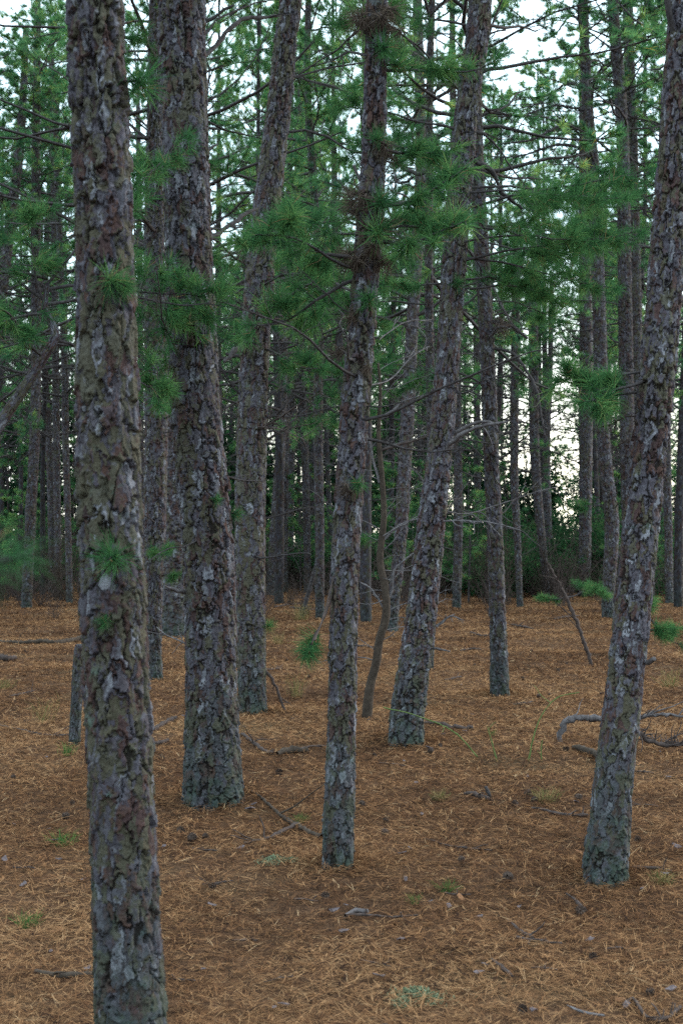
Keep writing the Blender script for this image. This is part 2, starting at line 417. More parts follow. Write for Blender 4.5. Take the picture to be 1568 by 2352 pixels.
def make_dead_limb(seed, length, mat, r0=.013, ntw=12):
    rng = np.random.default_rng(seed); mb = MB()
    ax = wander(rng, (0, 0, 0), (1, 0, rng.uniform(-.2, .35)), length, 7, .17, .02)
    tube(mb, ax, np.linspace(r0, r0 * .3, len(ax)), 5, 0)
    for i in range(ntw):
        t = rng.uniform(.2, .98) * 7; j = int(t); q = ax[j] * (1 - t + j) + ax[min(j + 1, 7)] * (t - j)
        sd = rng.normal(size=3); sd[0] += .9
        tw = wander(rng, q, sd, length * rng.uniform(.1, .3), 4, .22, .02)
        tube(mb, tw, np.linspace(r0 * .26, r0 * .08, 5), 3, 0)
        if rng.uniform() < .6:
            tube(mb, wander(rng, tw[2], rng.normal(size=3) + [.6, 0, 0], length * .1, 3, .2, 0), np.linspace(r0 * .2, r0 * .08, 4), 3, 0)
    return mb.mesh('branch', [mat])
DEADS = [make_dead_limb(300 + i, (.8, 1.1, 1.4, .6, 1.0, 1.7)[i], M_LIMB) for i in range(6)]
PALES = [make_dead_limb(330 + i, (.9, .7, 1.1, .5)[i], M_PALE, .0062, 11) for i in range(4)]

def make_spray(seed, length, ntw, tn=46, L=.135, w=.0032, dead_share=0., r0=.012, fol=.7, curve=.04):
    """a needled branch along +X, built finely for the nearer trees"""
    rng = np.random.default_rng(seed); mb = MB()
    limb(mb, rng, (0, 0, 0), (1, 0, .05), length, r0, ntw, tn, L, w, foliage=fol, seg=8, bend=True, curve=curve, jit=.15, sides=5, mid_tufts=True)
    return mb.mesh('branch', [M_LIMB, M_NEEDLE])
SPRAYS = [make_spray(400 + i, (.9, 1.2, .7, 1.0, 1.5, .55)[i], (16, 22, 13, 19, 26, 10)[i]) for i in range(6)]
def make_tuft(seed, n, L, w, mats, spread, droop=.25):
    rng = np.random.default_rng(seed); mb = MB()
    tube(mb, wander(rng, (0, 0, 0), (1, 0, .2), .09, 3, .15, 0), np.linspace(.006, .004, 4), 5, 0)
    k = 3
    C = np.array([[.09, 0, .02], [.07, .02, .01], [.08, -.02, .0]]); A = np.array([[1, 0, .3], [.6, .7, .2], [.6, -.7, .1]])
    tufts(mb, rng, C[:k], A[:k], n, L, w, 1, spread=spread, bend=True, droop=droop)
    return mb.mesh('needle_tuft', mats)
TUFTS = [make_tuft(500 + i, 60, (.13, .11, .14)[i], .0026, [M_LIMB, M_NEEDLE], (10, 85)) for i in range(3)]
DEADTUFTS = [make_tuft(520 + i, 46, .12, .0026, [M_TWIG, M_NEEDLE_DEAD], (20, 120), 1.6) for i in range(2)]

# ------------------------------------------------------------------ trees
def tree(label, base, pts, H, seed, nth=40, step=.016, mat=None, crown=0, crown_at=.5, crown_s=1., group=None, cat='pine tree', fine_px=0, D=.0165, cw=.043, ch=.104, depth=None, name='pine_tree', flare=.27):
    """pts: (x, y, width) along the stem as the photo shows it, from the ground up; the stem goes on above the frame"""
    Y = depth or float(G(*base)[1])
    b = P(base[0], base[1], Y); b[2] = gzs(b[0], Y)
    C, Rd = [], []
    for (x, y, w) in pts:
        C.append(P(x, y, Y) - b); Rd.append(w / 2 * Y / F)
    C = [np.array([C[0][0] - .25 * (C[1][0] - C[0][0]) / max(.2, C[1][2] - C[0][2]) * .4, 0, -.12])] + ([np.array([0, 0, 0.])] if C[0][2] > .3 else []) + C
    Rd = [Rd[0]] * (len(C) - len(Rd)) + Rd
    rng = random.Random(seed)
    top = C[-1]; d = norm(C[-1] - C[-2]); ztop = top[2]
    if H > ztop + .5:
        n = 4
        for i in range(1, n + 1):
            d = norm(d * .8 + np.array([rng.uniform(-.05, .05), rng.uniform(-.05, .05), .25]))
            C.append(C[-1] + d * (H - ztop) / n); Rd.append(Rd[len(Rd) - 1] * (1 - .22 * i) if i < n else .018)
    C = np.array(C); Rd = np.array(Rd)
    e = empty(name, b); tag(e, label, cat, group)
    fine = P(784, -60, Y)[2] - b[2] + .15
    me = trunk_mesh('trunk', C, Rd, nth, step, fine, seed, [mat or M_BARK], D=D, cw=cw, ch=ch, flare=flare)
    ob('trunk', me, e)
    e['stem'] = 1
    if crown is not None:
        z0 = H * crown_at; s = (H - z0) / CROWN_H[crown] * 1.0
        x0 = np.interp(z0, C[:, 2], C[:, 0]); y0 = np.interp(z0, C[:, 2], C[:, 1]); tp = C[-1]
        ax = Vector((tp[0] - x0, tp[1] - y0, H - z0)).normalized()
        q = Vector((0, 0, 1)).rotation_difference(ax) @ Matrix.Rotation(rng.uniform(0, 6.28), 3, 'Z').to_quaternion()
        o = ob('crown', CROWNS[crown], e, (x0, y0, z0)); o.rotation_mode = 'QUATERNION'; o.rotation_quaternion = q; o.scale = (crown_s, crown_s, s)
    del e['stem']
    return e, C, Rd, Y, b
def on_stem(T, py):
    """the stem's local centre and radius at photo height py"""
    e, C, Rd, Y, b = T
    z = P(784, py, Y)[2] - b[2]
    return np.array([np.interp(z, C[:, 2], C[:, i]) for i in range(2)] + [z]), float(np.interp(z, C[:, 2], Rd))
def put_branch(T, me, py, az, tilt=0., roll=0., s=1., name='branch', inset=.6):
    """a copy of a branch mesh growing from the stem; az 0 = right in the photo, 90 = away, -90 = toward the camera"""
    c, r = on_stem(T, py); a = R(az)
    d = Vector((math.cos(a) * math.cos(R(tilt)), math.sin(a) * math.cos(R(tilt)), math.sin(R(tilt))))
    q = Vector((1, 0, 0)).rotation_difference(d) @ Matrix.Rotation(R(roll), 3, 'X').to_quaternion() if az != 180 or tilt else Matrix.Rotation(math.pi, 3, 'Z').to_quaternion()
    o = ob(name, me, T[0]); o.location = Vector(c) + Vector((math.cos(a), math.sin(a), 0)) * r * inset
    o.rotation_mode = 'QUATERNION'; o.rotation_quaternion = q; o.scale = (s, s, s)
    return o
def drawn_branch(T, pts, mat=None, twigs=0, seed=0, dy=0., n=8):
    """a limb of a tree that follows (x, y, width) in the photo; dy = how far its tip reaches away from the camera"""
    e, C, Rd, Y, b = T; k = len(pts)
    p = np.array([P(x, y, Y + dy * i / max(1, k - 1)) - b for i, (x, y, w) in enumerate(pts)])
    r = np.array([w / 2 * Y / F for _, _, w in pts])
    cl, cr = resample(p, r, .04)
    rng = np.random.default_rng(seed); cl = cl + rng.normal(size=cl.shape) * np.minimum(.006, cr[:, None] * .25)
    mb = MB(); tube(mb, cl, cr * .8 * (1 + rng.normal(size=len(cr)) * .14), n)
    LL = np.linalg.norm(p[-1] - p[0])
    for i in range(twigs):
        j = rng.integers(len(cl) // 4, len(cl) - 1); d = norm(cl[min(j + 2, len(cl) - 1)] - cl[j - 1])
        tw = wander(rng, cl[j], d * .7 + rng.normal(size=3) * .6, LL * rng.uniform(.12, .35), 5, .2, .02)
        tube(mb, tw, np.linspace(min(cr[j] * .6, .006), .0016, 6), 4)
        tube(mb, wander(rng, tw[3], rng.normal(size=3) + d, LL * .1, 3, .2, 0), np.linspace(.002, .0012, 4), 3)
    return ob('branch', mb.mesh('branch', [mat or M_LIMB]), e), cl

HERO = dict(nth=190, step=.0042)
for px, py, w in ((309, 2478, 170), (491, 1850, 130), (580, 1640, 60), (775, 1995, 74), (930, 1705, 80), (1147, 1592, 48), (1388, 2010, 104)):
    g = G(px, py); MOUNDS.append((g[0], g[1], w / 2 * g[1] / F))

T1 = tree('nearest tall pine with plated lichen-grey bark and a green tuft on its trunk', (312, 2478),
          [(310, 2420, 172), (303, 2352, 160), (287, 2000, 147), (266, 1500, 144), (256, 1250, 138), (248, 1000, 136), (243, 750, 132), (239, 500, 126), (227, 250, 120), (218, 0, 120)], 13.5, 11, nth=230, step=.0036, mat=M_BARK_OLIVE, crown=0, crown_at=.55)
T2 = tree('thickest pine trunk, with bare dead limbs reaching toward the rough leaning pine', (491, 1858),
          [(489, 1800, 126), (486, 1600, 116), (484, 1450, 114), (477, 1250, 112), (455, 1000, 110), (441, 750, 105), (431, 500, 102), (424, 250, 102), (418, 0, 104)], 14.5, 22, nth=230, step=.0048, crown=1, crown_at=.5)
T3 = tree('rough pine leaning right whose lower trunk stands close behind the thickest pine', (580, 1646),
          [(579, 1600, 58), (577, 1450, 66), (574, 1250, 70), (578, 1000, 68), (586, 800, 66), (600, 600, 63), (621, 400, 58), (640, 250, 54), (655, 100, 50), (668, 0, 47)], 14, 33, nth=150, step=.006, mat=M_BARK_OLIVE, crown=2, crown_at=.5)
T4 = tree('slim pine in the middle with shaggy brown needle bunches along its stem', (775, 2006),
          [(777, 1900, 68), (784, 1700, 62), (788, 1500, 61), (793, 1300, 62), (804, 1100, 62), (818, 900, 60), (832, 720, 58), (845, 550, 56), (857, 350, 50), (863, 150, 48), (865, 0, 48)], 11.5, 44, nth=190, step=.004, crown=3, crown_at=.6, crown_s=.8)
T5 = tree('pine leaning to the right with a swollen foot and a bare forked branch', (930, 1711),
          [(934, 1660, 76), (944, 1580, 74), (965, 1420, 68), (985, 1250, 62), (1005, 1080, 56), (1022, 900, 53), (1035, 720, 52), (1048, 540, 52), (1062, 350, 54), (1082, 170, 52), (1103, 0, 50)], 14, 55, nth=170, step=.005, crown=4, crown_at=.52)
T6 = tree('thin dark straight pine standing alone on the brown clearing', (1147, 1598),
          [(1146, 1560, 42), (1143, 1450, 37), (1137, 1250, 34), (1127, 1050, 33), (1120, 850, 33), (1110, 650, 33), (1098, 450, 31), (1092, 250, 27), (1088, 0, 24)], 13, 66, nth=100, step=.008, crown=5, crown_at=.42)
T7 = tree('pine leaning out of the right side with bluish flaking bark and pale lichen', (1388, 2028),
          [(1392, 1950, 96), (1400, 1880, 88), (1414, 1740, 84), (1430, 1600, 82), (1449, 1420, 80), (1468, 1240, 78), (1490, 1040, 76), (1508, 860, 76), (1524, 690, 76), (1538, 500, 76), (1552, 300, 73), (1566, 100, 71), (1572, 0, 70)], 12.5, 77, **HERO, crown=0, crown_at=.58, crown_s=.9)

G_MID = None
MID = []
def mid(label, base, pts, H, seed, crown, **k):
    kw = dict(nth=72, step=.012, crown_at=.34, crown_s=1.15, D=.020); kw.update(k)
    T = tree(label, base, pts, H, seed, crown=crown, **kw); MID.append(T); return T
T8 = mid('pine seen between the two big trunks, patchy lichen on its rough bark', (354, 1560),
         [(353, 1500, 34), (353, 1350, 38), (357, 1150, 50), (360, 900, 54), (356, 700, 50), (354, 500, 42), (355, 250, 32), (358, 0, 28)], 14, 81, 3, nth=90, step=.009)
T9 = mid('dark stout pine mostly hidden behind the left flank of the thickest trunk', (402, 1462),
         [(402, 1400, 54), (401, 1250, 50), (402, 1000, 46), (404, 700, 44), (410, 300, 36), (414, 0, 30)], 17, 82, 4)
T10 = mid('thin crooked pine between the right-leaning rough pine and the shaggy slim one', (735, 1422),
          [(734, 1350, 20), (734, 1200, 20), (730, 1000, 21), (731, 850, 19), (736, 650, 18), (720, 430, 17), (706, 200, 15), (708, 0, 13)], 17, 83, 0)
T11 = mid('slender pine partly hidden behind the shaggy slim pine, its foot in shade', (899, 1450),
          [(904, 1380, 26), (920, 1230, 28), (933, 1000, 30), (948, 720, 27), (966, 420, 25), (962, 150, 22), (958, 0, 20)], 16, 84, 1)
T13 = mid('straight grey pine at the clearing edge, first to the right of the thin dark pine', (1193, 1395),
          [(1191, 1340, 14), (1187, 1234, 15), (1180, 1084, 18), (1182, 834, 20), (1184, 600, 18), (1181, 560, 14)], 9.5, 85, 2, crown_s=.7)
T14 = mid('slim pine stem seen just right of the swollen-footed leaning pine', (1048, 1397),
          [(1049, 1340, 19), (1052, 1190, 20), (1050, 1000, 18), (1046, 700, 17), (1040, 300, 14), (1038, 0, 12)], 19, 86, 3)
T15 = mid('pine with a bent lower stem at the far edge of the needle carpet', (1254, 1381),
          [(1250, 1300, 15), (1240, 1209, 19), (1227, 1034, 21), (1224, 834, 22), (1222, 600, 19)], 10, 87, 5, crown_s=.7)
T16 = mid('tall pine with horizontal bare limbs and a bend at mid height beside the blue-barked pine', (1396, 1420),
          [(1397, 1350, 28), (1404, 1209, 31), (1392, 1084, 28), (1384, 984, 28), (1376, 750, 30), (1364, 430, 27), (1347, 220, 23), (1338, 0, 20)], 17, 88, 1, crown_at=.5)
T17 = mid('ruddy-barked pine, left of a close pair of tall stems in front of the bright sky', (1447, 1428),
          [(1445, 1300, 30), (1440, 1050, 32), (1436, 800, 31), (1432, 550, 29), (1428, 300, 27), (1412, 90, 24), (1405, 0, 23)], 17, 89, 2, crown_at=.55)
T18 = mid('mossy pine, right of a close pair of tall stems in front of the bright sky', (1466, 1400),
          [(1465, 1250, 24), (1464, 1050, 25), (1460, 800, 26), (1456, 550, 25), (1450, 300, 24), (1443, 100, 23), (1440, 0, 22)], 18, 90, 0, mat=M_BARK_OLIVE, crown_at=.55)
T19 = mid('broad blue-grey pine in the back row beside the bright gap of sky', (1342, 1368),
          [(1342, 1300, 27), (1344, 1084, 28), (1346, 884, 29), (1344, 700, 27), (1340, 400, 22), (1338, 100, 17)], 17, 91, 4, crown_at=.42)
T20 = mid('dark pine with a knotty stem on the left edge of the clearing', (62, 1397),
          [(64, 1340, 23), (70, 1209, 23), (79, 1034, 23), (83, 884, 22), (84, 650, 22), (83, 400, 20), (86, 150, 15), (88, 0, 12)], 17, 92, 3)
T21 = mid('slim pine leaning right, rising from beyond the left edge', (-42, 1400),
          [(-36, 1200, 26), (-18, 850, 25), (8, 650, 24), (28, 480, 23), (45, 350, 20), (56, 180, 15), (60, 60, 12)], 14, 93, 5, crown_at=.55)
T22 = mid('dark pine showing just past the blue-barked leaning trunk', (1536, 1386),
          [(1534, 1250, 17), (1530, 1050, 19), (1530, 850, 19), (1536, 500, 17), (1540, 200, 14)], 17, 94, 4)
T23 = mid('leaning pale grey pine in the back row, foot next to the rough pine', (622, 1370),
          [(626, 1300, 22), (636, 1150, 22), (646, 1000, 22), (650, 750, 20), (645, 450, 17), (640, 150, 13)], 18, 95, 0)
T24 = mid('dark violet pine beside the leaning pale grey one in the back row', (651, 1360),
          [(651, 1280, 20), (652, 1100, 20), (655, 900, 19), (662, 600, 16), (668, 250, 12)], 17, 96, 2)
T25 = mid('narrow dark pine behind the thin crooked one, foot in brush', (706, 1362),
          [(705, 1250, 16), (699, 1000, 17), (690, 800, 15), (686, 500, 14), (690, 200, 11)], 18, 97, 1)
T26 = mid('reddish slender pine in the back row left of the narrow dark pine', (668, 1352),
          [(668, 1200, 13), (671, 950, 14), (674, 750, 13), (680, 450, 11), (684, 200, 9)], 17, 98, 5)
T27 = mid('first slim pine left of the nearest trunk in the back row', (160, 1385),
          [(158, 1250, 14), (151, 1000, 15), (148, 800, 15), (135, 500, 14), (128, 250, 12)], 16, 99, 0)
T28 = mid('slim grey pine standing third from the nearest trunk, with a slight bow', (118, 1362),
          [(118, 1200, 14), (112, 1000, 15), (103, 800, 14), (110, 500, 12), (126, 250, 10)], 17, 120, 2)
T29 = mid('upright slim pine standing second from the nearest trunk in the back row', (134, 1372),
          [(133, 1200, 15), (130, 1000, 16), (128, 800, 15), (124, 500, 13), (120, 200, 11)], 18, 121, 1)
T30 = mid('thin pine rising in the gap between the nearest trunk and its rough neighbour', (326, 1368),
          [(326, 1200, 13), (324, 1000, 14), (322, 700, 13), (318, 300, 10)], 18, 122, 3)
T31 = mid('reddish stem behind the thin dark pine, seen in the brush', (1097, 1352),
          [(1096, 1209, 15), (1095, 1000, 16), (1094, 800, 15), (1090, 500, 13), (1080, 150, 9)], 17, 123, 4)
T32 = mid('two-thirds hidden pine just behind the swollen-footed leaning pine', (985, 1535),
          [(992, 1400, 18), (996, 1250, 18), (990, 1000, 20), (985, 700, 18), (985, 350, 16), (990, 50, 14)], 15, 124, 2)
T33 = mid('slim pine to the right of the bent-stem pine, close beside it', (1258, 1358),
          [(1257, 1250, 20), (1254, 1034, 17), (1262, 859, 12), (1266, 650, 9)], 9.5, 125, None)

for T in (T33,):
    for i in range(4): put_branch(T, SPRAYS[i], 660 + i * 60, 40 + 95 * i, 25, 0, 1.3)

# dead snag and the bent, half-fallen pine by the left edge
S1 = tree('short broken dead stump leaning beside the nearest trunk', (172, 1716), [(173, 1680, 26), (177, 1600, 26), (181, 1530, 26), (184, 1490, 24), (184, 1478, 18)], 0, 130, nth=70, step=.006, crown=None, cat='dead stump', name='broken_stump', D=.008)
D9 = 7.6
SL = tree('leaning scaly pine stem that bends and forks under green needles past the left edge', (-260, 1905),
          [(-200, 1400, 34), (-120, 1200, 30), (-40, 1040, 27), (10, 960, 26), (60, 885, 24), (105, 815, 22), (128, 772, 20), (116, 735, 14), (104, 700, 12), (110, 650, 9)], 0, 131, nth=90, step=.006, crown=None, D=.006, name='pine_tree')
# bare sapling
BS = tree('bare crooked sapling with pale leafless twigs beside the shaggy slim pine', (843, 1652),
          [(844, 1625, 24), (850, 1575, 21), (864, 1520, 20), (871, 1470, 19), (886, 1415, 19), (884, 1350, 17), (872, 1285, 16), (881, 1190, 14), (877, 1100, 12), (869, 1000, 10), (873, 900, 8), (868, 830, 5)], 0, 132, nth=24, step=.02, crown=None, cat='sapling', name='bare_sapling', mat=M_SAP, D=.002)

# ------------------------------------------------------------------ limbs of the nearer trees as the photo shows them
drawn_branch(T2, [(462, 140, 16), (480, 120, 15), (512, 88, 14), (535, 58, 13), (565, 42, 12), (605, 40, 11), (640, 36, 9)], twigs=3, seed=1, dy=.5)
drawn_branch(T2, [(465, 55, 12), (490, 42, 10), (515, 22, 8), (538, 12, 6)], twigs=2, seed=2)
drawn_branch(T2, [(470, 560, 15), (500, 535, 14), (535, 512, 13), (565, 492, 11), (592, 478, 9)], twigs=2, seed=3, dy=.4)
drawn_branch(T2, [(460, 350, 12), (480, 343, 10), (500, 330, 5)], M_PALE, seed=4)
drawn_branch(T2, [(440, 1362, 16), (415, 1358, 14), (395, 1352, 9), (380, 1345, 4)], M_DEAD, seed=5, dy=-.3)
drawn_branch(T2, [(445, 1490, 6), (410, 1470, 4), (385, 1460, 3), (360, 1440, 2)], M_PALE, twigs=5, seed=6, dy=.3)
drawn_branch(T3, [(590, 1640 - 800, 14), (555, 780 + 40, 12), (520, 812, 10)], seed=7)
drawn_branch(T3, [(585, 760, 20), (560, 790, 16), (535, 810, 14), (515, 832, 8)], twigs=2, seed=8, dy=-.5)
drawn_branch(T3, [(600, 735, 14), (625, 712, 13), (650, 688, 11), (685, 668, 8), (715, 650, 6)], twigs=5, seed=9, dy=-1.)
drawn_branch(T3, [(640, 255, 8), (610, 258, 7), (585, 248, 5)], seed=10)
drawn_branch(T3, [(625, 488, 10), (660, 490, 10), (690, 492, 6)], twigs=3, seed=11)
drawn_branch(T3, [(600, 1530, 9), (625, 1560, 8), (650, 1620, 7), (658, 1643, 6)], M_TWIG, twigs=3, seed=12)
drawn_branch(T3, [(575, 1000, 6), (640, 960, 5), (700, 920, 3), (740, 900, 2)], M_TWIG, twigs=9, seed=13, dy=-1)
drawn_branch(T3, [(575, 980, 6), (640, 985, 4), (700, 1010, 3)], M_TWIG, twigs=9, seed=14, dy=-1)
drawn_branch(T5, [(1005, 1060, 14), (1022, 1030, 14), (1045, 1010, 13), (1080, 985, 11), (1120, 975, 9), (1160, 970, 5)], M_DEAD, twigs=3, seed=15, dy=-.4)
drawn_branch(T5, [(1028, 1000, 12), (1060, 985, 10), (1100, 968, 9), (1135, 972, 8), (1165, 968, 4)], M_DEAD, twigs=2, seed=16, dy=-.2)
drawn_branch(T5, [(990, 1200, 6), (1050, 1196, 5), (1110, 1198, 4), (1150, 1205, 3), (1195, 1218, 2)], M_PALE, twigs=9, seed=17, dy=-.5)
drawn_branch(T5, [(1000, 1170, 5), (1070, 1180, 4), (1140, 1160, 3), (1230, 1130, 2), (1280, 1118, 2)], M_DEAD, twigs=8, seed=18, dy=.6)
drawn_branch(T5, [(1085, 365, 15), (1110, 380, 14), (1135, 405, 13), (1150, 440, 12), (1175, 460, 10), (1200, 480, 8)], twigs=6, seed=19, dy=.3)
drawn_branch(T5, [(1080, 300, 11), (1110, 308, 10), (1140, 335, 6), (1170, 380, 5), (1200, 420, 4), (1240, 470, 3)], twigs=8, seed=20, dy=.3)
drawn_branch(T5, [(1100, 165, 10), (1120, 160, 9), (1142, 148, 6)], seed=21)
drawn_branch(T5, [(1110, 85, 9), (1128, 75, 8), (1160, 70, 5)], twigs=1, seed=22)
drawn_branch(T5, [(1065, 330, 10), (1040, 355, 8), (1010, 380, 6), (980, 400, 4)], twigs=6, seed=23, dy=.5)
drawn_branch(T5, [(1000, 1437, 12), (1015, 1430, 8), (1035, 1415, 4), (1065, 1425, 3)], M_PALE, twigs=6, seed=24)
drawn_branch(T5, [(985, 1490, 7), (1010, 1492, 6), (1033, 1496, 5)], M_DEAD, seed=25, dy=-.2)
drawn_branch(T5, [(940, 1200, 6), (905, 1215, 5), (880, 1230, 4)], M_DEAD, twigs=3, seed=26)
drawn_branch(T4, [(850, 50, 10), (810, 80, 7), (780, 110, 5), (740, 135, 4), (690, 170, 3)], twigs=8, seed=27, dy=.4)
drawn_branch(T4, [(845, 130, 8), (800, 120, 6), (760, 140, 4), (700, 160, 3), (660, 200, 2)], twigs=6, seed=28, dy=.6)
drawn_branch(T4, [(835, 430, 12), (822, 405, 9), (814, 380, 8)], M_DEAD, seed=29, dy=-.05)
drawn_branch(T4, [(870, 780, 4), (930, 740, 3), (990, 735, 2)], M_PALE, twigs=5, seed=30, dy=.4)
drawn_branch(T4, [(850, 885, 5), (895, 872, 4), (945, 820, 3), (985, 795, 2)], M_PALE, twigs=6, seed=31, dy=.5)
drawn_branch(T4, [(770, 1300, 5), (752, 1380, 5), (735, 1440, 4), (722, 1470, 4)], M_TWIG, seed=32, dy=-.3)
drawn_branch(T6, [(1130, 740, 13), (1170, 748, 12), (1195, 765, 10), (1210, 775, 8)], twigs=5, seed=33)
drawn_branch(T6, [(1125, 800, 9), (1170, 808, 9), (1200, 840, 8), (1225, 880, 8), (1240, 940, 6), (1250, 1000, 4)], M_LIMB, twigs=12, seed=34, dy=-.5)
drawn_branch(T6, [(1120, 650, 6), (1080, 690, 5), (1040, 720, 3)], twigs=6, seed=35)
drawn_branch(T7, [(1470, 1522, 20), (1488, 1520, 18), (1502, 1515, 12)], M_DEAD, seed=36, dy=-.1)
drawn_branch(T7, [(1500, 1215, 14), (1512, 1105, 8), (1530, 1098, 6)], M_DEAD, seed=37)
drawn_branch(T7, [(1568, 150, 30), (1552, 95, 26), (1540, 50, 22), (1530, 0, 20), (1520, -50, 18)], seed=38, dy=-.1)
drawn_branch(T7, [(1510, 980, 8), (1450, 955, 6), (1400, 975, 4), (1360, 985, 3)], M_TWIG, twigs=8, seed=39, dy=.3)
drawn_branch(T7, [(1500, 1060, 6), (1450, 1010, 4), (1410, 1030, 3)], M_TWIG, twigs=8, seed=40, dy=.3)
for i, (y0, x1, y1, w, tw) in enumerate(((205, 1190, 250, 9, 8), (300, 1150, 330, 11, 8), (345, 1105, 360, 9, 9), (255, 1105, 265, 8, 8), (50, 1240, 95, 8, 6), (210, 1500, 180, 8, 4), (150, 1420, 140, 8, 3), (365, 1270, 395, 8, 5))):
    c0 = 1360 - (430 - y0) * .06
    drawn_branch(T16, [(c0, y0, w), (c0 + (x1 - c0) * .3, y0 - 12, w * .85), (c0 + (x1 - c0) * .65, (y0 + y1) / 2 + 6, w * .65), (x1, y1, 3)], twigs=tw, seed=50 + i, dy=(-1) ** i * .9)
rngp = np.random.default_rng(7)
for i in range(30):                       # the sapling's pale twigs
    py = 850 + i * 23; az = rngp.choice([rngp.uniform(-35, 35), rngp.uniform(150, 215)]) if i % 3 else rngp.uniform(-20, 30)
    put_branch(BS, PALES[i % 4], py, az, rngp.uniform(-5, 45), rngp.uniform(0, 360), rngp.uniform(.5, .95))
drawn_branch(BS, [(872, 1110, 8), (858, 1060, 7), (846, 1010, 5), (835, 985, 4)], M_PALE, twigs=3, seed=70)
drawn_branch(BS, [(874, 1035, 8), (920, 1020, 7), (960, 1010, 6), (985, 1000, 4)], M_TWIG, twigs=4, seed=71)
drawn_branch(BS, [(872, 960, 6), (905, 940, 6), (930, 920, 5), (990, 905, 3)], M_PALE, twigs=5, seed=72)
drawn_branch(BS, [(880, 1240, 8), (905, 1215, 6), (930, 1200, 5), (965, 1190, 4)], M_PALE, twigs=5, seed=73)
drawn_branch(BS, [(885, 1390, 7), (900, 1355, 6), (905, 1310, 5), (930, 1285, 5), (950, 1270, 4)], M_PALE, twigs=5, seed=74)
drawn_branch(BS, [(880, 1395, 7), (850, 1350, 5), (830, 1340, 4)], M_PALE, twigs=3, seed=75)
for T, lo, hi, n in ((T8, 100, 900, 8), (T9, 100, 700, 4), (T10, 200, 1250, 13), (T11, 100, 1200, 10), (T13, 500, 1150, 10), (T14, 400, 1150, 8), (T15, 500, 1100, 9), (T17, 100, 1000, 10), (T18, 100, 900, 10), (T19, 550, 1000, 14),
                     (T20, 100, 1150, 12), (T21, 100, 700, 8), (T22, 300, 1100, 8), (T23, 500, 1100, 7), (T24, 500, 1100, 6), (T25, 500, 1150, 7), (T27, 500, 1150, 7), (T28, 500, 1100, 6), (T29, 500, 1100, 6), (T31, 700, 1100, 7), (T32, 300, 1250, 9), (T6, 150, 1250, 22), (T3, 150, 1300, 16), (T5, 250, 1300, 14), (T4, 650, 1050, 8), (T8, 600, 1350, 10), (T2, 850, 1300, 5), (T32, 700, 1350, 8), (T16, 500, 1250, 12), (T17, 800, 1300, 8), (T13, 700, 1300, 8), (T15, 700, 1300, 8), (T19, 800, 1300, 8)):
    for i in range(n):
        put_branch(T, DEADS[rngp.integers(6)], lo + (hi - lo) * (i + rngp.uniform(0, 1)) / n, rngp.uniform(-180, 180), rngp.uniform(-25, 30), rngp.uniform(0, 360), rngp.uniform(.5, 1.1) * (1 if T[3] > 12 else .62))
# needled branches: (tree, photo height, azimuth, tilt, which, size)
for T, py, az, tilt, k, s in (
        (T5, 430, 15, -3, 4, .95), (T5, 445, -30, -12, 4, .9), (T5, 520, 20, -6, 1, 1.), (T5, 480, -15, 5, 4, 1.0), (T5, 560, -45, -8, 1, .9), (T5, 640, 25, 5, 3, .9), (T5, 590, 5, -14, 4, .85), (T5, 600, -10, 4, 4, .95), (T5, 660, 10, -6, 3, .9),
        (T5, 300, 190, 0, 1, .9), (T5, 190, 200, 10, 3, 1.), (T5, 60, 175, 5, 1, 1.), (T5, 650, 200, 0, 2, .8), (T5, 480, 215, -10, 2, 1.), (T5, 360, 150, -5, 3, .9),
        (T4, 520, 20, 10, 2, .75), (T4, 560, -35, -5, 5, .9), (T4, 600, 190, 5, 5, .9), (T4, 480, -10, 15, 5, .9), (T4, 160, 10, 10, 2, .8), (T4, 340, 15, 5, 5, .8), (T4, 640, 170, -5, 2, .9), (T4, 620, 215, 0, 3, .8),
        (T3, 700, -40, 0, 1, .9), (T3, 660, -70, 5, 3, 1.), (T3, 740, -20, -10, 3, 1.), (T3, 800, -25, -5, 2, 1.1), (T3, 640, -10, 0, 4, .9), (T3, 960, -5, -5, 1, .9), (T3, 860, 10, 0, 4, .8),
        (T8, 420, -60, 0, 1, .9), (T8, 700, -80, 0, 3, .8), (T8, 520, -150, 0, 3, .9), (T8, 180, -100, 0, 4, .9), (T8, 1240, -60, -5, 2, .9), (T8, 1320, -20, 0, 5, .9), (T8, 960, -30, 0, 2, .9), (T8, 640, -40, 0, 3, .9), (T8, 760, -120, 0, 2, .9),
        (T7, 850, 180, 0, 2, .62), (T7, 870, 200, -8, 5, .8), (T7, 905, 165, -5, 5, .8), (T7, 1400, 30, -25, 2, .42), (T7, 1440, 10, -5, 5, .45), (T7, 1395, 50, 5, 5, .42),
        (T16, 1430, 190, -10, 5, .9), (T16, 540, 170, 0, 4, 1.3), (T16, 1160, 190, 0, 2, 1.4),
        (T6, 880, 170, 0, 3, .9), (T6, 690, 10, 0, 3, .9), (T6, 600, -30, 0, 4, .9), (T6, 520, 0, -8, 4, 1.), (T6, 450, 30, -5, 1, 1.1),
        (T11, 700, 200, 0, 4, 1.2), (T11, 850, -20, -5, 3, 1.2), (T11, 560, 160, 0, 4, 1.3), (T11, 1250, 195, 0, 3, 1.), (T11, 640, -30, 5, 4, 1.2),
        (T17, 700, 190, 0, 4, 1.2), (T17, 560, 200, 5, 3, 1.3), (T18, 640, 0, 0, 3, 1.3), (T18, 420, 20, 0, 4, 1.2),
        (T32, 700, 170, 0, 4, 1.1), (T32, 560, 200, 0, 1, 1.1), (T32, 850, 180, 0, 3, 1.)):
    put_branch(T, SPRAYS[k], py, az, tilt, rngp.uniform(-40, 40), s)
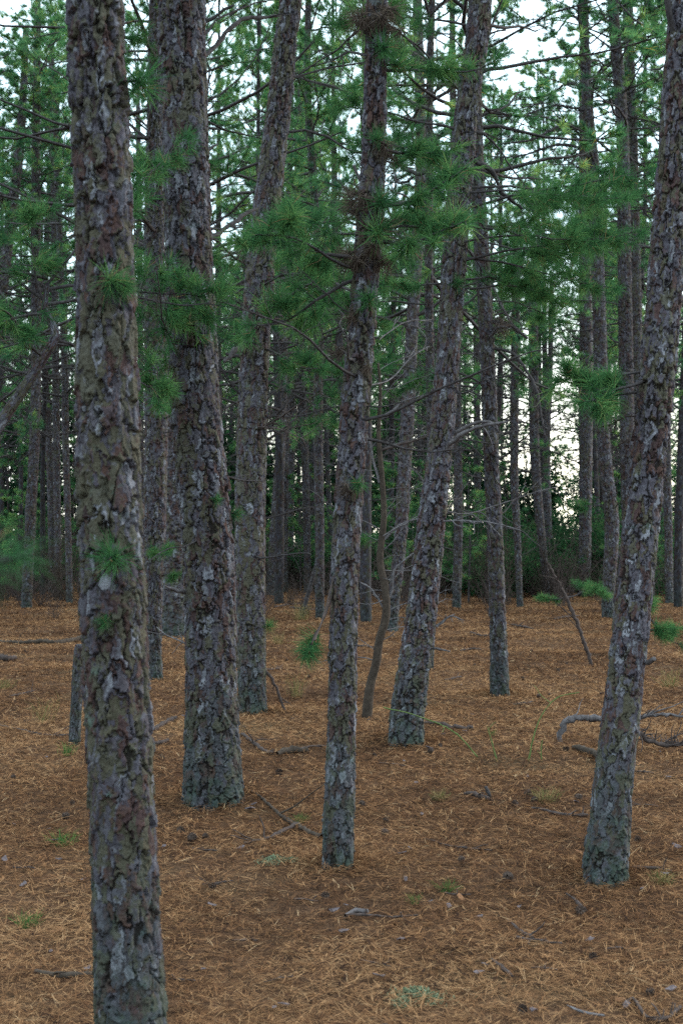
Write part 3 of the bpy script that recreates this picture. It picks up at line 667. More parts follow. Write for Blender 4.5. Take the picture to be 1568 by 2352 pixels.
for py, x, sgn in ((700, 112, 1), (650, 110, 1), (745, 115, -1), (690, 100, -1), (790, 124, 1), (640, 112, -1), (860, 80, -1), (780, 120, 1), (820, 105, -1), (665, 108, 1), (720, 104, -1), (770, 118, -1)):   # over the bent stem
    put_branch(SL, SPRAYS[int(rngp.integers(5))], py, (rngp.uniform(-40, 50) if sgn > 0 else rngp.uniform(150, 230)), rngp.uniform(0, 50), rngp.uniform(0, 360), rngp.uniform(.6, .95), inset=.2)
for T, py, az, tilt, k, s in ((T1, 1285, -82, 10, 0, .8), (T1, 1410, -95, -35, 1, .4), (T1, 650, -70, -25, 2, .7), (T1, 655, -50, -30, 1, .6), (T1, 190, -5, 0, 0, .9), (T4, 700, -80, 5, 0, .9), (T4, 1115, -70, 0, 1, .7),
                              (T4, 540, -70, 0, 2, 1.1), (T4, 480, -60, 10, 0, 1.), (T4, 330, -80, 0, 1, .8), (T4, 130, -70, 0, 0, 1.), (T4, 150, -10, 0, 2, 1.), (T5, 660, -80, 0, 1, 1.), (T2, 1150, -60, 0, 1, .6), (T3, 1440, -20, 20, 2, .8), (T2, 1180, 0, 0, 1, .7)):
    put_branch(T, TUFTS[k], py, az, tilt, rngp.uniform(0, 360), s, 'needle_tuft', .98)
for py, az, k, s in ((40, -80, 0, 1.2), (30, 200, 1, 1.2), (60, -20, 0, 1.2), (45, -130, 1, 1.3), (20, -50, 0, 1.2), (330, -60, 0, 1.), (340, 20, 1, 1.), (440, 200, 1, 1.1), (450, -110, 0, 1.1), (470, -150, 0, 1.1), (560, -80, 0, 1.1), (575, 190, 1, 1.2), (590, -30, 1, 1.2), (590, -120, 0, 1.1), (500, -20, 0, 1.1), (720, -120, 1, .9), (800, 180, 0, .9), (1110, -100, 0, .9), (840, -60, 1, .7)):
    put_branch(T4, DEADTUFTS[k], py, az, -35, rngp.uniform(-30, 30), s * .85, 'needle_tuft', .9)
for py, az in ((180, 170), (200, 200), (730, 0), (745, -30)):
    put_branch(T6, DEADTUFTS[0], py, az, -30, rngp.uniform(0, 360), 1.5, 'needle_tuft', 1.5)
e2, C2 = drawn_branch(T4, [(772, 1330, 5), (748, 1410, 5), (728, 1450, 4), (716, 1478, 4)], M_TWIG, seed=81, dy=-.15)
for k in range(3):
    o = ob('needle_tuft', TUFTS[k], e2, C2[-1 - k], (rngp.uniform(-.4, .4), rngp.uniform(.9, 1.5), 2.6), .85)

# ------------------------------------------------------------------ the far stand
PROTOS = []
for i in range(7):
    rg = random.Random(900 + i); H = (15, 17, 16, 18, 16.5, 17.5, 15.5)[i]; r = (.10, .12, .085, .13, .10, .09, .11)[i]
    lean = rg.uniform(-.05, .05)
    pts = np.array([[0, 0, -.15], [lean * 1.5 + rg.uniform(-.05, .05), 0, 1.5], [lean * 4 + rg.uniform(-.1, .1), rg.uniform(-.1, .1), 4], [lean * 7 + rg.uniform(-.2, .2), 0, 7], [lean * 9, 0, 10.5], [lean * 10, 0, H]])
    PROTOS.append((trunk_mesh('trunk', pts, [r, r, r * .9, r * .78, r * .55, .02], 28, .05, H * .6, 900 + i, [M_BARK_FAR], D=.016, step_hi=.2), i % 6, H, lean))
rf = random.Random(5); placed = [(float(T[4][0]), float(T[4][1])) for T in MID]
def screen_x(x, y): return CX + x / y * F
n_far = 0
first = {}
SIDE = [(-60, 30), (-20, 41), (262, 38), (430, 33), (500, 42), (596, 28), (640, 39), (790, 36), (840, 29), (1120, 42), (1500, 29), (1590, 24), (1555, 36), (1640, 33), (1470, 41), (560, 44), (100, 45), (1240, 44), (1040, 52)]
tries = 0
while n_far < 156 and tries < 20000:
    tries += 1
    if SIDE: sx, y = SIDE.pop(); x = (sx - CX) / F * y
    else:
     y = 46 + 40 * rf.random() ** .8 if n_far < 108 else rf.uniform(66, 98); x = rf.uniform(-1, 1) * (.29 * y + 2); sx = screen_x(x, y)
    if y > 45 and tries > 24 and (1252 < sx < 1338 or (1105 < sx < 1240 and rf.random() < .7) or sx > 1545 and rf.random() < .5): continue
    if sx < 700 and rf.random() < .12: y -= 8
    if any((x - a) ** 2 + (y - b) ** 2 < 1.5 ** 2 for a, b in placed): continue
    placed.append((x, y)); k = rf.randrange(7); me, ck, H, lean = PROTOS[k]; s = rf.uniform(.82, 1.15); a = rf.uniform(0, 6.28)
    z = gzs(x, y)
    lab = ('slender distant pine standing in the dim back stand, left of the bright gap of sky' if sx < 1298 else 'slender distant pine standing in the back stand, right of the bright gap of sky')
    if k not in first:
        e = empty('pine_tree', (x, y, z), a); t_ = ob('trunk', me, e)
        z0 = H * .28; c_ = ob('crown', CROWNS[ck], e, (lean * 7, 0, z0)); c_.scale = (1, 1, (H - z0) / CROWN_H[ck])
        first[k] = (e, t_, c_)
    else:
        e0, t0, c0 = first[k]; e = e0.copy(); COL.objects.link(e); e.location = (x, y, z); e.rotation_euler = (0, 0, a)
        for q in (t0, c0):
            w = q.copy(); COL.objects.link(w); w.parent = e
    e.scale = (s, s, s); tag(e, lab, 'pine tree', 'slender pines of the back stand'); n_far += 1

AROUND = []
while len(AROUND) < 44:                   # unseen pines like the stand's, added around the viewpoint to block low light
    x, y = rf.uniform(-24, 24), rf.uniform(-26, 40)
    if x * x + y * y < 3.2 ** 2 or (x > 0 and -3 < y - x * .2 < 9 and x < 16) or (y > 0 and abs(x) < .27 * y + 2.2) or any((x - a) ** 2 + (y - b) ** 2 < 2.3 ** 2 for a, b in placed): continue
    placed.append((x, y)); AROUND.append(1); k = rf.randrange(7); e0, t0, c0 = first[k]
    e = e0.copy(); COL.objects.link(e); e.location = (x, y, gzs(x, y)); a = rf.uniform(0, 6.28); e.rotation_euler = (0, 0, a); q_ = rf.uniform(.75, 1.); e.scale = (q_,) * 3
    for q in (t0, c0):
        w = q.copy(); COL.objects.link(w); w.parent = e
    tag(e, 'unseen slender pine added beside or behind the viewpoint to block light', 'pine tree', 'unseen pines added around the viewpoint')

# ------------------------------------------------------------------ understory
def make_young_pine(seed, H):
    rng = np.random.default_rng(seed); st, mb = MB(), MB()
    ax = wander(rng, (0, 0, -.05), (0, 0, 1), H, 8, .05, .05); tube(st, ax, np.linspace(.03, .008, 9), 7)
    for i in range(int(H * 8)):
        t = rng.uniform(.12, 1) ** .9; p = ax[0] * (1 - t) + ax[-1] * t; az = rng.uniform(0, 6.28)
        limb(mb, rng, p, (math.cos(az), math.sin(az), .25), (.95 - .6 * t) * rng.uniform(.6, 1.2) * H * .33, .012, 7, 26, .12, .006, foliage=.8, seg=4, sides=3)
    return st.mesh('stem', [M_LIMB]), mb.mesh('foliage', [M_LIMB, M_NEEDLE_FAR])
YP = [make_young_pine(600 + i, (2.6, 3.6, 4.6)[i]) for i in range(3)]
YOUNG = [(1075, 1385, 1), (690, 1360, 2), (915, 1400, 1), (20, 1375, 1), (345, 1365, 1), (1170, 1362, 2), (1420, 1380, 1), (1500, 1375, 0), (1555, 1372, 2), (180, 1362, 2), (560, 1362, 2), (970, 1365, 2), (1330, 1360, 0), (790, 1362, 2), (860, 1356, 2), (450, 1362, 2), (1240, 1352, 0), (60, 1350, 2), (120, 1346, 2), (300, 1352, 2), (1120, 1352, 2), (1400, 1356, 1), (1540, 1356, 2), (1470, 1352, 2), (640, 1348, 2), (730, 1350, 1), (890, 1352, 1), (1040, 1350, 2), (1190, 1345, 1), (520, 1350, 2), (-20, 1360, 2), (1600, 1362, 2)]
for i, (px, py, k) in enumerate(YOUNG):
    g = G(px, py); e = empty('young_pine', (g[0], g[1], gzs(g[0], g[1])), rf.uniform(0, 6))
    tag(e, 'bushy young pine low under the back stand along the clearing edge', 'young pine', 'young pines at the clearing edge')
    ob('stem', YP[k][0], e); ob('foliage', YP[k][1], e); e.scale = (rf.uniform(.8, 1.1),) * 3
def leaf_cloud(mb, rng, n, box, size, mat, clump=1.):
    """small leaf faces gathered in uneven clumps"""
    k = max(8, n // 60); cc = rng.uniform(0, 1, (k, 3)) * box[1] + box[0]
    c = cc[rng.integers(0, k, n)] + rng.normal(size=(n, 3)) * clump
    d = norm(rng.normal(size=(n, 3))); s = norm(np.cross(d, rng.normal(size=(n, 3)))); L = size * rng.uniform(.6, 1.3, (n, 1))
    v = np.stack([c, c + d * L * .5 + s * L * .24, c + d * L, c + d * L * .5 - s * L * .24], 1)
    mb.add(v.reshape(-1, 3), np.arange(n * 4).reshape(-1, 4), mat, np.repeat(rng.uniform(0, 1, n), 4))
def make_shrub(seed, H, W, n, leaf):
    rng = np.random.default_rng(seed); st, lf = MB(), MB()
    C = []
    for i in range(16):
        az = rng.uniform(0, 6.28); ax = wander(rng, (rng.normal() * .1, rng.normal() * .1, -.05), (math.cos(az) * .5 * W / H, math.sin(az) * .5 * W / H, 1), H * rng.uniform(.6, 1.05), 6, .13, 0)
        tube(st, ax, np.linspace(.012, .003, 7), 4)
        for q in ax[2:]:
            for _ in range(3):
                tw = wander(rng, q, rng.normal(size=3) + [0, 0, .3], H * rng.uniform(.12, .3), 3, .2, .03); tube(st, tw, np.linspace(.004, .0015, 4), 3); C += [tw[-1], tw[1]]
    if leaf:
        C = np.array(C); c = C[rng.integers(0, len(C), n)] + rng.normal(size=(n, 3)) * .055
        d = norm(rng.normal(size=(n, 3)) + [0, 0, -.2]); s = norm(np.cross(d, rng.normal(size=(n, 3)))); L = leaf * rng.uniform(.6, 1.3, (n, 1))
        v = np.stack([c, c + d * L * .5 + s * L * .25, c + d * L, c + d * L * .5 - s * L * .25], 1)
        lf.add(v.reshape(-1, 3), np.arange(n * 4).reshape(-1, 4), 0, np.repeat(rng.uniform(0, 1, n), 4))
    return st, lf
SH = [make_shrub(700 + i, (1.7, 2.1, 1.4)[i], (2., 1.8, 2.2)[i], 5200, .075) for i in range(3)]
SH = [(a.mesh('stems', [M_TWIG]), b.mesh('foliage', [M_LEAF])) for a, b in SH]
BR = [make_shrub(720 + i, (1.5, 1.9, 1.2)[i], (1.3, 1.5, 1.6)[i], 0, 0)[0].mesh('bare_bush', [(M_TWIG, M_SAP, M_TWIG)[i]]) for i in range(3)]
for i, (px, py, k) in enumerate(((1085, 1366, 0), (1130, 1362, 1), (1180, 1360, 0), (1215, 1362, 2), (1050, 1360, 1), (1280, 1360, 2), (1320, 1358, 1), (1005, 1360, 0), (940, 1362, 1), (1480, 1372, 2), (1550, 1366, 0), (760, 1356, 2), (1415, 1362, 1), (870, 1358, 2), (590, 1352, 0), (1160, 1370, 2), (1240, 1368, 0), (1105, 1372, 2), (1360, 1362, 0), (1450, 1362, 0), (1510, 1364, 1), (30, 1356, 1), (110, 1358, 0), (680, 1352, 1), (830, 1352, 0), (1070, 1352, 1), (1110, 1354, 1), (1150, 1350, 0), (1200, 1352, 1), (1230, 1350, 0), (1265, 1350, 1), (1300, 1350, 0), (1345, 1350, 1), (1385, 1350, 0), (1430, 1352, 1), (960, 1352, 0))):
    g = G(px, py); e = empty('shrub', (g[0], g[1], gzs(g[0], g[1]) - .03), rf.uniform(0, 6))
    tag(e, 'leafy dark green shrub at the far edge of the needle carpet', 'shrub', 'leafy shrubs along the far edge')
    ob('stems', SH[k][0], e); ob('foliage', SH[k][1], e); q = rf.uniform(.95, 1.5); e.scale = (q, q, q)
for i in range(90):
    px = (rf.uniform(-20, 190) if i < 24 else rf.uniform(540, 780) if i < 38 else rf.uniform(840, 1568)); py = rf.uniform(1346, 1385) if i % 4 else rf.uniform(1370, 1430)
    g = G(px, py); o = ob('bare_bush', BR[i % 3], None, (g[0], g[1], gzs(g[0], g[1]) - .03), (0, 0, rf.uniform(0, 6)), rf.uniform(.6, 1.5) * (1 if py < 1385 else .6))
    tag(o, 'leafless twiggy bush at the back of the clearing', 'bush', 'leafless bushes under the back stand')
rng = np.random.default_rng(77)
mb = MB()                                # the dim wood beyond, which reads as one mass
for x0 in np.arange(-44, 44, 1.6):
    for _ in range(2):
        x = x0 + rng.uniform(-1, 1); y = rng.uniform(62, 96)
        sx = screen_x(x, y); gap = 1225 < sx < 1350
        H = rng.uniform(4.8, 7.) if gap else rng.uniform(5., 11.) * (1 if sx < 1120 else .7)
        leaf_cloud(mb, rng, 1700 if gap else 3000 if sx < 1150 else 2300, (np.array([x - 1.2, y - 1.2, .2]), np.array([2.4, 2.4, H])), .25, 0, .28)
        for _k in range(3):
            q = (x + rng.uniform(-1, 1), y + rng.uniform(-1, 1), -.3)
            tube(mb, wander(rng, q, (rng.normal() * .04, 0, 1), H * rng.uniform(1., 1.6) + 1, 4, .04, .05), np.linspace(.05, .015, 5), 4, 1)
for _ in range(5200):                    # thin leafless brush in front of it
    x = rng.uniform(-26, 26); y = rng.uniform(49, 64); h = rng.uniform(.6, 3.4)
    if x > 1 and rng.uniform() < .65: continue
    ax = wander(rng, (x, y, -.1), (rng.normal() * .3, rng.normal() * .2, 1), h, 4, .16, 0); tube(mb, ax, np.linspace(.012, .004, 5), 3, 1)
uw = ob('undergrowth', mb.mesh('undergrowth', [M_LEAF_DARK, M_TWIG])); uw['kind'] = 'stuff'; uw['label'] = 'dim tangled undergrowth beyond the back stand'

# ------------------------------------------------------------------ ground sheet and needle litter
ys = np.concatenate([np.arange(-30, 2, 1.), np.arange(2, 20, .045), 20 * 1.012 ** np.arange(0, 120), [90, 110, 150, 220, 350, 600]])
xs = np.concatenate([[-500, -250, -120, -60, -30, -18], np.arange(-12, -5, .25), np.arange(-5, 5, .045), np.arange(5, 12.1, .25), [18, 30, 60, 120, 250, 500]])
ys = np.sort(ys); X, Y = np.meshgrid(xs, ys); Z = gz(X, Y)
m, n = X.shape; i = np.arange(m - 1)[:, None] * n; j = np.arange(n - 1)[None]
f = np.stack([i + j, i + j + 1, i + n + j + 1, i + n + j], -1).reshape(-1, 4)
gme = raw_mesh('ground', np.stack([X, Y, Z], -1).reshape(-1, 3), [f], [np.zeros(len(f))], [M_GROUND])
go = ob('ground', gme); go['kind'] = 'structure'

rng = np.random.default_rng(3)
N = 560000
u = rng.uniform(0, 1, N); d = (math.sqrt(3.3) + u * (math.sqrt(55) - math.sqrt(3.3))) ** 2
x = rng.uniform(-1, 1, N) * (.30 * d + .7); y = d
keep = np.ones(N, bool)
dens = fbm(x * 1.3, y * 1.3, x * 0, 3, 31); keep &= rng.uniform(-1.4, 1.4, N) < dens + .9
x, y = x[keep], y[keep]
for mx, my, mr in MOUNDS:                # needles heaped against the foot of each near trunk
    n_ = 900; a_ = rng.uniform(0, 6.28, n_); q_ = mr * (1.0 + np.abs(rng.normal(size=n_)) * 1.6)
    x = np.append(x, mx + np.cos(a_) * q_); y = np.append(y, my + np.sin(a_) * q_)
d = np.hypot(x, y); N = len(x); HEAP = np.zeros(N)
for mx, my, mr in MOUNDS: HEAP += np.exp(-((np.hypot(x - mx, y - my) / mr - 1) / .45) ** 2)
az = rng.uniform(0, 6.28, N) + .5 * fbm(x * 2, y * 2, x * 0, 2, 33); tilt = rng.normal(size=N) * (.16 + .3 * HEAP) + .05
dirs = np.stack([np.cos(az) * np.cos(tilt), np.sin(az) * np.cos(tilt), np.sin(tilt)], 1)
base = np.stack([x, y, gz(x, y) + rng.uniform(.001, .026 + .035 * HEAP, N) + np.maximum(0, -np.sin(tilt)) * .06], 1)
V, RN = [], []
tone = np.clip(.50 + .26 * fbm(x * .8, y * .8, x * 0, 3, 35) + rng.normal(size=N) * .27, 0, .93)
tone = np.where(rng.uniform(0, 1, N) < .03, rng.uniform(.9, 1, N), tone)
for k in range(2):
    dk = norm(dirs + rng.normal(size=(N, 3)) * np.array([.13, .13, .05])); L = (.095 * rng.uniform(.45, 1.15, N))[:, None]
    side = norm(np.cross(dk, [0, 0, 1.]) + rng.normal(size=(N, 3)) * .25) * (.00068 * np.maximum(1, d / 4.8))[:, None]
    mid_ = base + dk * L * .5 + np.array([0, 0, .004]) * rng.normal(size=(N, 1))
    V.append(np.stack([base - side, base + side, mid_ + side, mid_ - side, base + dk * L], 1)); RN.append(tone)
nb_ = 28000; ub = rng.uniform(0, 1, nb_ * 3); db = (math.sqrt(3.5) + ub * (math.sqrt(50) - math.sqrt(3.5))) ** 2; xb = rng.uniform(-1, 1, nb_ * 3) * (.30 * db + .7)
kb = np.argsort(-fbm(xb * 1.7, db * 1.7, xb * 0, 3, 71) + rng.normal(size=nb_ * 3) * .5)[:nb_]; xb, db = xb[kb], db[kb]      # dark crumbs of bark, twig and cone in drifts
ab = rng.uniform(0, 6.28, nb_); dk = np.stack([np.cos(ab), np.sin(ab), rng.normal(size=nb_) * .2], 1); bb = np.stack([xb, db, gz(xb, db) + rng.uniform(.012, .03, nb_)], 1)
L_ = rng.uniform(.012, .055, (nb_, 1)); sd_ = norm(np.cross(dk, [0, 0, 1.])) * rng.uniform(.0015, .006, (nb_, 1)); up_ = np.array([0, 0, .004])
V.append(np.stack([bb - sd_, bb + sd_, bb + dk * L_ * .6 + sd_ + up_, bb + dk * L_ * .6 - sd_ + up_, bb + dk * L_], 1)); RN.append(rng.uniform(0, .12, nb_))
V = np.concatenate(V); RN = np.repeat(np.concatenate(RN), 5); k = np.arange(len(V))[:, None] * 5
lme = raw_mesh('needle_litter', V.reshape(-1, 3), [k + np.array([[0, 1, 2, 3]]), k + np.array([[3, 2, 4]])], [np.zeros(len(V)), np.zeros(len(V))], [M_LITTER], False, {'rnd': RN})
lo = ob('needle_litter', lme); lo['kind'] = 'stuff'; lo['label'] = 'orange brown carpet of fallen pine needles'

# ------------------------------------------------------------------ things lying on the needles
def stick(label, pts, mat=M_TWIG, twigs=0, seed=0, plane=None, n=8, cat='fallen branch', name='fallen_branch', group=None):
    """a branch along (x, y, width); lies on the ground, or at the depth of its foot when plane gives that foot"""
    rng = np.random.default_rng(seed)
    if plane is not None:
        Y0 = float(G(*plane)[1]); p = np.array([P(q[0], q[1], Y0 + (q[3] if len(q) > 3 else 0)) for q in pts]); r = np.array([q[2] / 2 * Y0 / F for q in pts])
    else:
        p = np.array([G(q[0], q[1]) for q in pts]); r = np.array([q[2] / 2 * pp[1] / F for q, pp in zip(pts, p)])
        p[:, 2] = gz(p[:, 0], p[:, 1]) + r * .7 + .016
    o0 = p[0].copy(); p = p - o0
    cl, cr = resample(p, r, .03); cl = cl + rng.normal(size=cl.shape) * np.minimum(.006, cr[:, None] * .3)
    mb = MB(); tube(mb, cl, cr * (1 + rng.normal(size=len(cr)) * .1), n); LL = np.linalg.norm(p[-1] - p[0])
    for i in range(twigs):
        j = rng.integers(len(cl) // 5, len(cl) - 1); dd = norm(cl[min(j + 2, len(cl) - 1)] - cl[max(0, j - 1)])
        sd = rng.normal(size=3) * .7; sd[2] = abs(sd[2]) * (.5 if plane is None else 1)
        tw = wander(rng, cl[j], dd * .8 + sd, LL * rng.uniform(.12, .4), 5, .2, 0)
        tube(mb, tw, np.linspace(min(cr[j] * .6, .008), .002, 6), 4)
    return tag(ob(name, mb.mesh(name, [mat]), None, o0), label, cat, group)
stick('grey curved fallen branch, its thick end against the foot of the shaggy slim pine', [(738, 1943, 12), (712, 1931, 11), (685, 1914, 10), (655, 1897, 9), (625, 1875, 7), (595, 1850, 6), (572, 1828, 4)], M_SAP, 2, 1)
stick('dark forked twig under the grey curved branch by the shaggy slim pine', [(686, 1912, 10), (650, 1925, 9), (625, 1935, 8), (560, 1945, 5)], M_TWIG, 4, 2)
stick('arched silver dead branch standing on its broken foot behind the blue-barked pine', [(1283, 1706, 12), (1286, 1685, 15), (1292, 1664, 17), (1305, 1653, 17), (1340, 1650, 16), (1385, 1651, 15), (1430, 1655, 13), (1475, 1648, 10), (1520, 1640, 8), (1575, 1648, 6)], M_DEAD, 10, 3, plane=(1283, 1706))
stick('tangled dead treetop with many thin twigs lying past the blue-barked pine', [(1400, 1655, 13), (1450, 1672, 12), (1490, 1700, 11), (1530, 1712, 9), (1575, 1706, 7)], M_TWIG, 34, 4, plane=(1490, 1735))
stick('thick dead branch half sunk in needles below the arched silver branch', [(1315, 1732, 10), (1340, 1738, 18), (1370, 1750, 17), (1395, 1765, 14)], M_SAP, 2, 5)
stick('dark slanting stick leaning with its foot on the clearing, tip in green needles', [(1357, 1531, 9), (1350, 1500, 9), (1336, 1465, 9), (1322, 1425, 9), (1305, 1385, 8), (1292, 1355, 7), (1272, 1320, 5), (1258, 1295, 4)], M_TWIG, 8, 6, plane=(1357, 1531), name='leaning_stick', cat='dead stick')
stick('leaning thin dead stem beyond the bare sapling, tipped toward the right', [(693, 1419, 12), (702, 1385, 11), (716, 1335, 10), (728, 1290, 8)], M_LIMB, 3, 7, plane=(693, 1419), name='leaning_stick', cat='dead stick')
stick('short pale log lying right of the foot of the thickest pine', [(640, 1738, 13), (670, 1732, 16), (706, 1731, 15)], M_SAP, 0, 8, n=10, name='short_log', cat='log')
stick('dark crooked branch from the foot of the thickest pine to a pinecone', [(555, 1692, 7), (585, 1715, 8), (610, 1728, 8), (625, 1735, 9)], M_TWIG, 2, 9)
stick('long thin dark twig behind the short pale log', [(640, 1730, 4), (690, 1722, 6), (740, 1716, 5), (800, 1722, 3)], M_TWIG, 3, 10)
stick('dark hooked stick between the nearest and the thickest trunks', [(352, 1690, 10), (375, 1672, 10), (395, 1660, 10), (405, 1655, 8)], M_TWIG, 0, 11)
stick('stubby dark branch piece below the hooked stick', [(352, 1718, 9), (375, 1715, 9), (385, 1712, 7)], M_TWIG, 1, 12)
stick('small upright broken stub poking out of the needles', [(1128, 1845, 8), (1121, 1825, 9), (1115, 1808, 8)], M_LIMB, 0, 13, plane=(1128, 1845), name='upright_stub', cat='dead stick')
stick('dark flat branch lying left of the upright broken stub', [(1065, 1838, 5), (1090, 1842, 12), (1125, 1850, 8)], M_TWIG, 3, 14)
stick('long reddish branch lying on the needles at the left edge', [(-10, 1478, 5), (40, 1483, 9), (90, 1482, 11), (140, 1481, 11), (190, 1470, 10)], M_SAP, 2, 15)
stick('dark rotten log end at the left edge of the clearing', [(-12, 1518, 14), (15, 1520, 15), (36, 1518, 10)], M_TWIG, 1, 16, name='short_log', cat='log')
stick('dark knobbly branch right of the swollen-footed leaning pine', [(975, 1672, 6), (1010, 1676, 9), (1045, 1680, 11), (1085, 1678, 10)], M_TWIG, 2, 17)
stick('row of dark broken branch pieces left of the blue-barked foot', [(1220, 1868, 5), (1255, 1876, 8), (1300, 1885, 9), (1350, 1888, 7)], M_TWIG, 3, 18)
stick('long dark stick lying below the right edge of the nearest trunk', [(1165, 2120, 4), (1190, 2148, 8), (1222, 2172, 9)], M_TWIG, 1, 19)
stick('dark twig crossing the long stick low on the right', [(1185, 2175, 7), (1225, 2180, 8), (1290, 2190, 6)], M_TWIG, 3, 20)
stick('short dark stick slanting in the needles near the bottom', [(1128, 2170 + 60, 7), (1150, 2248, 9), (1175, 2270, 8)], M_TWIG, 0, 21)
stick('thin pale twig in the right foreground', [(1310, 2325, 5), (1345, 2340, 8), (1385, 2345, 5)], M_PALE, 1, 22)
stick('grey stick with a pale lichened end on the open needle floor', [(792, 2122, 8), (815, 2112, 13), (845, 2112, 12)], M_DEAD, 1, 23)
stick('thin dark twig in line with the grey lichened stick', [(800, 2118, 7), (850, 2120, 6), (900, 2120, 5), (960, 2115, 3)], M_TWIG, 2, 24)
stick('thin curved twig in the middle of the needle floor', [(975, 1945, 3), (1030, 1955, 5), (1080, 1958, 5), (1130, 1960, 3)], M_TWIG, 2, 25)
stick('dark branch with twigs lying in the lower right corner', [(1430, 2320, 7), (1452, 2310, 9), (1475, 2335, 8), (1510, 2355, 9), (1560, 2330, 8)], M_TWIG, 6, 26)
stick('mossy dark branch lying left of the nearest trunk foot', [(80, 2238, 9), (120, 2246, 14), (170, 2248, 14), (215, 2240, 12)], M_SAP, 2, 27)
stick('thin dark twig just right of the blue-barked foot', [(1440, 2012, 6), (1490, 2012, 7), (1540, 2016, 4)], M_TWIG, 3, 28)
stick('bent dark twig below the blue-barked foot', [(1300, 2065, 4), (1325, 2080, 8), (1345, 2098, 7)], M_TWIG, 1, 29)
stick('thin trailing twig left of the broken stump', [(0, 1668, 3), (45, 1680, 4), (100, 1692, 4), (160, 1700, 5)], M_TWIG, 2, 30)
for i, (a, b, L) in enumerate(((620, 1540, 60), (700, 1400, 70), (1080, 1500, 50), (1100, 1460, 40), (830, 1490, 70), (1200, 1440, 50), (1300, 1420, 60), (660, 1392, 60), (50, 1600, 60), (1480, 1860, 60), (1470, 1780, 60), (500, 2040, 70), (420, 2260, 60), (640, 2270, 70), (700, 2080, 60), (1050, 2060, 60), (60, 2010, 60), (1250, 2250, 60), (900, 1760, 60), (1200, 1620, 45), (470, 1900 + 60, 55), (1040, 1560, 40), (860, 2240, 70), (560, 2170, 60), (1420, 2200, 60))):
    an = rf.uniform(-.5, .5)
    stick('thin dark twig lying among the fallen needles', [(a - L / 2, b - an * L * .2, 3), (a, b + rf.uniform(-3, 3), 5), (a + L / 2, b + an * L * .2, 3)], M_TWIG, 2, 200 + i, name='twig', cat='twig', group='thin twigs on the needles')
# green sprig at the tip of the slanting stick
Yd = float(G(1357, 1531)[1]); q = P(1300, 1372, Yd)
sp = empty('pine_sprig', q); tag(sp, 'fallen green pine sprig caught on the dark slanting stick', 'pine sprig')
ob('branch', SPRAYS[3], sp, (0, 0, 0), (0, -.05, .5), .85); ob('branch', SPRAYS[5], sp, (0, 0, 0), (0, .1, 2.8), .7)
# the blurred sprig close to the lens, on a limb that comes in from the left
Yn = 1.45; q = P(-330, 1285, Yn); nb = empty('pine_branch', q); tag(nb, 'out-of-focus green pine branch tip poking in from the left edge', 'pine branch')
rngq = np.random.default_rng(91); mbq = MB(); pth, rr_ = resample([np.zeros(3), P(-150, 1300, Yn) - q, P(-20, 1292, Yn) - q, P(62, 1278, Yn) - q], [.006, .005, .004, .003], .03)
tube(mbq, pth, rr_, 6, 0); tufts(mbq, rngq, pth[-1:].repeat(4, 0), np.array([[1, .2, .1], [1, -.4, .4], [.7, .5, -.2], [.4, -.6, -.4]]), 18, .055, .0014, 1, bend=True, tone=.15); tufts(mbq, rngq, pth[-5:-1], np.array([[1, .3, .4], [1, -.3, -.2], [1, .3, .4], [1, -.3, .5]]), 16, .055, .0014, 1, bend=True, tone=.15)
ob('twig', mbq.mesh('twig', [M_LIMB, M_NEEDLE]), nb)

def make_cone(seed):
    rng = np.random.default_rng(seed); mb = MB(); n = 40
    for i in range(n):
        t = i / n; a = i * 2.3999; z = (t - .5) * .052; r = .019 * math.sin(math.pi * (.12 + .80 * (1 - t))) ** .7 + .002
        c = np.array([math.cos(a) * r * .35, math.sin(a) * r * .35, z]); out = np.array([math.cos(a), math.sin(a), .35]); sd = np.array([-math.sin(a), math.cos(a), 0]); up = np.array([0, 0, 1.])
        w = .0055 + .002 * rng.uniform(); L = r * 1.0 + .003
        v = [c - sd * w * .4, c + sd * w * .4, c + out * L + sd * w, c + out * L - sd * w, c + out * L * 1.05 + up * .004, c + up * .003]
        mb.add(v, [[0, 1, 2, 3]]); o = mb.n - 6; mb.f.append(np.array([[3, 2, 4], [2, 1, 4], [0, 3, 4], [1, 0, 4]]) + o); mb.m.append(np.zeros(4))
    tube(mb, [[0, 0, -.026], [0, 0, .024]], [.006, .003], 8)
    return mb.mesh('pine_cone', [M_CONE], False)
CONES = [make_cone(i) for i in range(3)]
def make_chip(seed):
    rng = np.random.default_rng(seed); n = 9; a = np.sort(rng.uniform(0, 6.28, n)); r = rng.uniform(.6, 1.1, n); mb = MB()
    x, y = np.cos(a) * r * .030, np.sin(a) * r * .017; z = x * x * 8 - .001
    top = np.stack([x, y, z + .0035], 1); bot = np.stack([x, y, z], 1)
    mb.add(np.concatenate([top, bot, [[0, 0, .004], [0, 0, -.001]]]), [[i, (i + 1) % n, 2 * n] for i in range(n)] + [[n + (i + 1) % n, n + i, 2 * n + 1] for i in range(n)])
    mb.f.append(np.array([[i, n + i, n + (i + 1) % n, (i + 1) % n] for i in range(n)])); mb.m.append(np.zeros(n))
    return mb
CHIPS = [make_chip(40 + i).mesh('bark_flake', [M_CHIP if i < 4 else M_CHIP_RED], False) for i in range(6)]
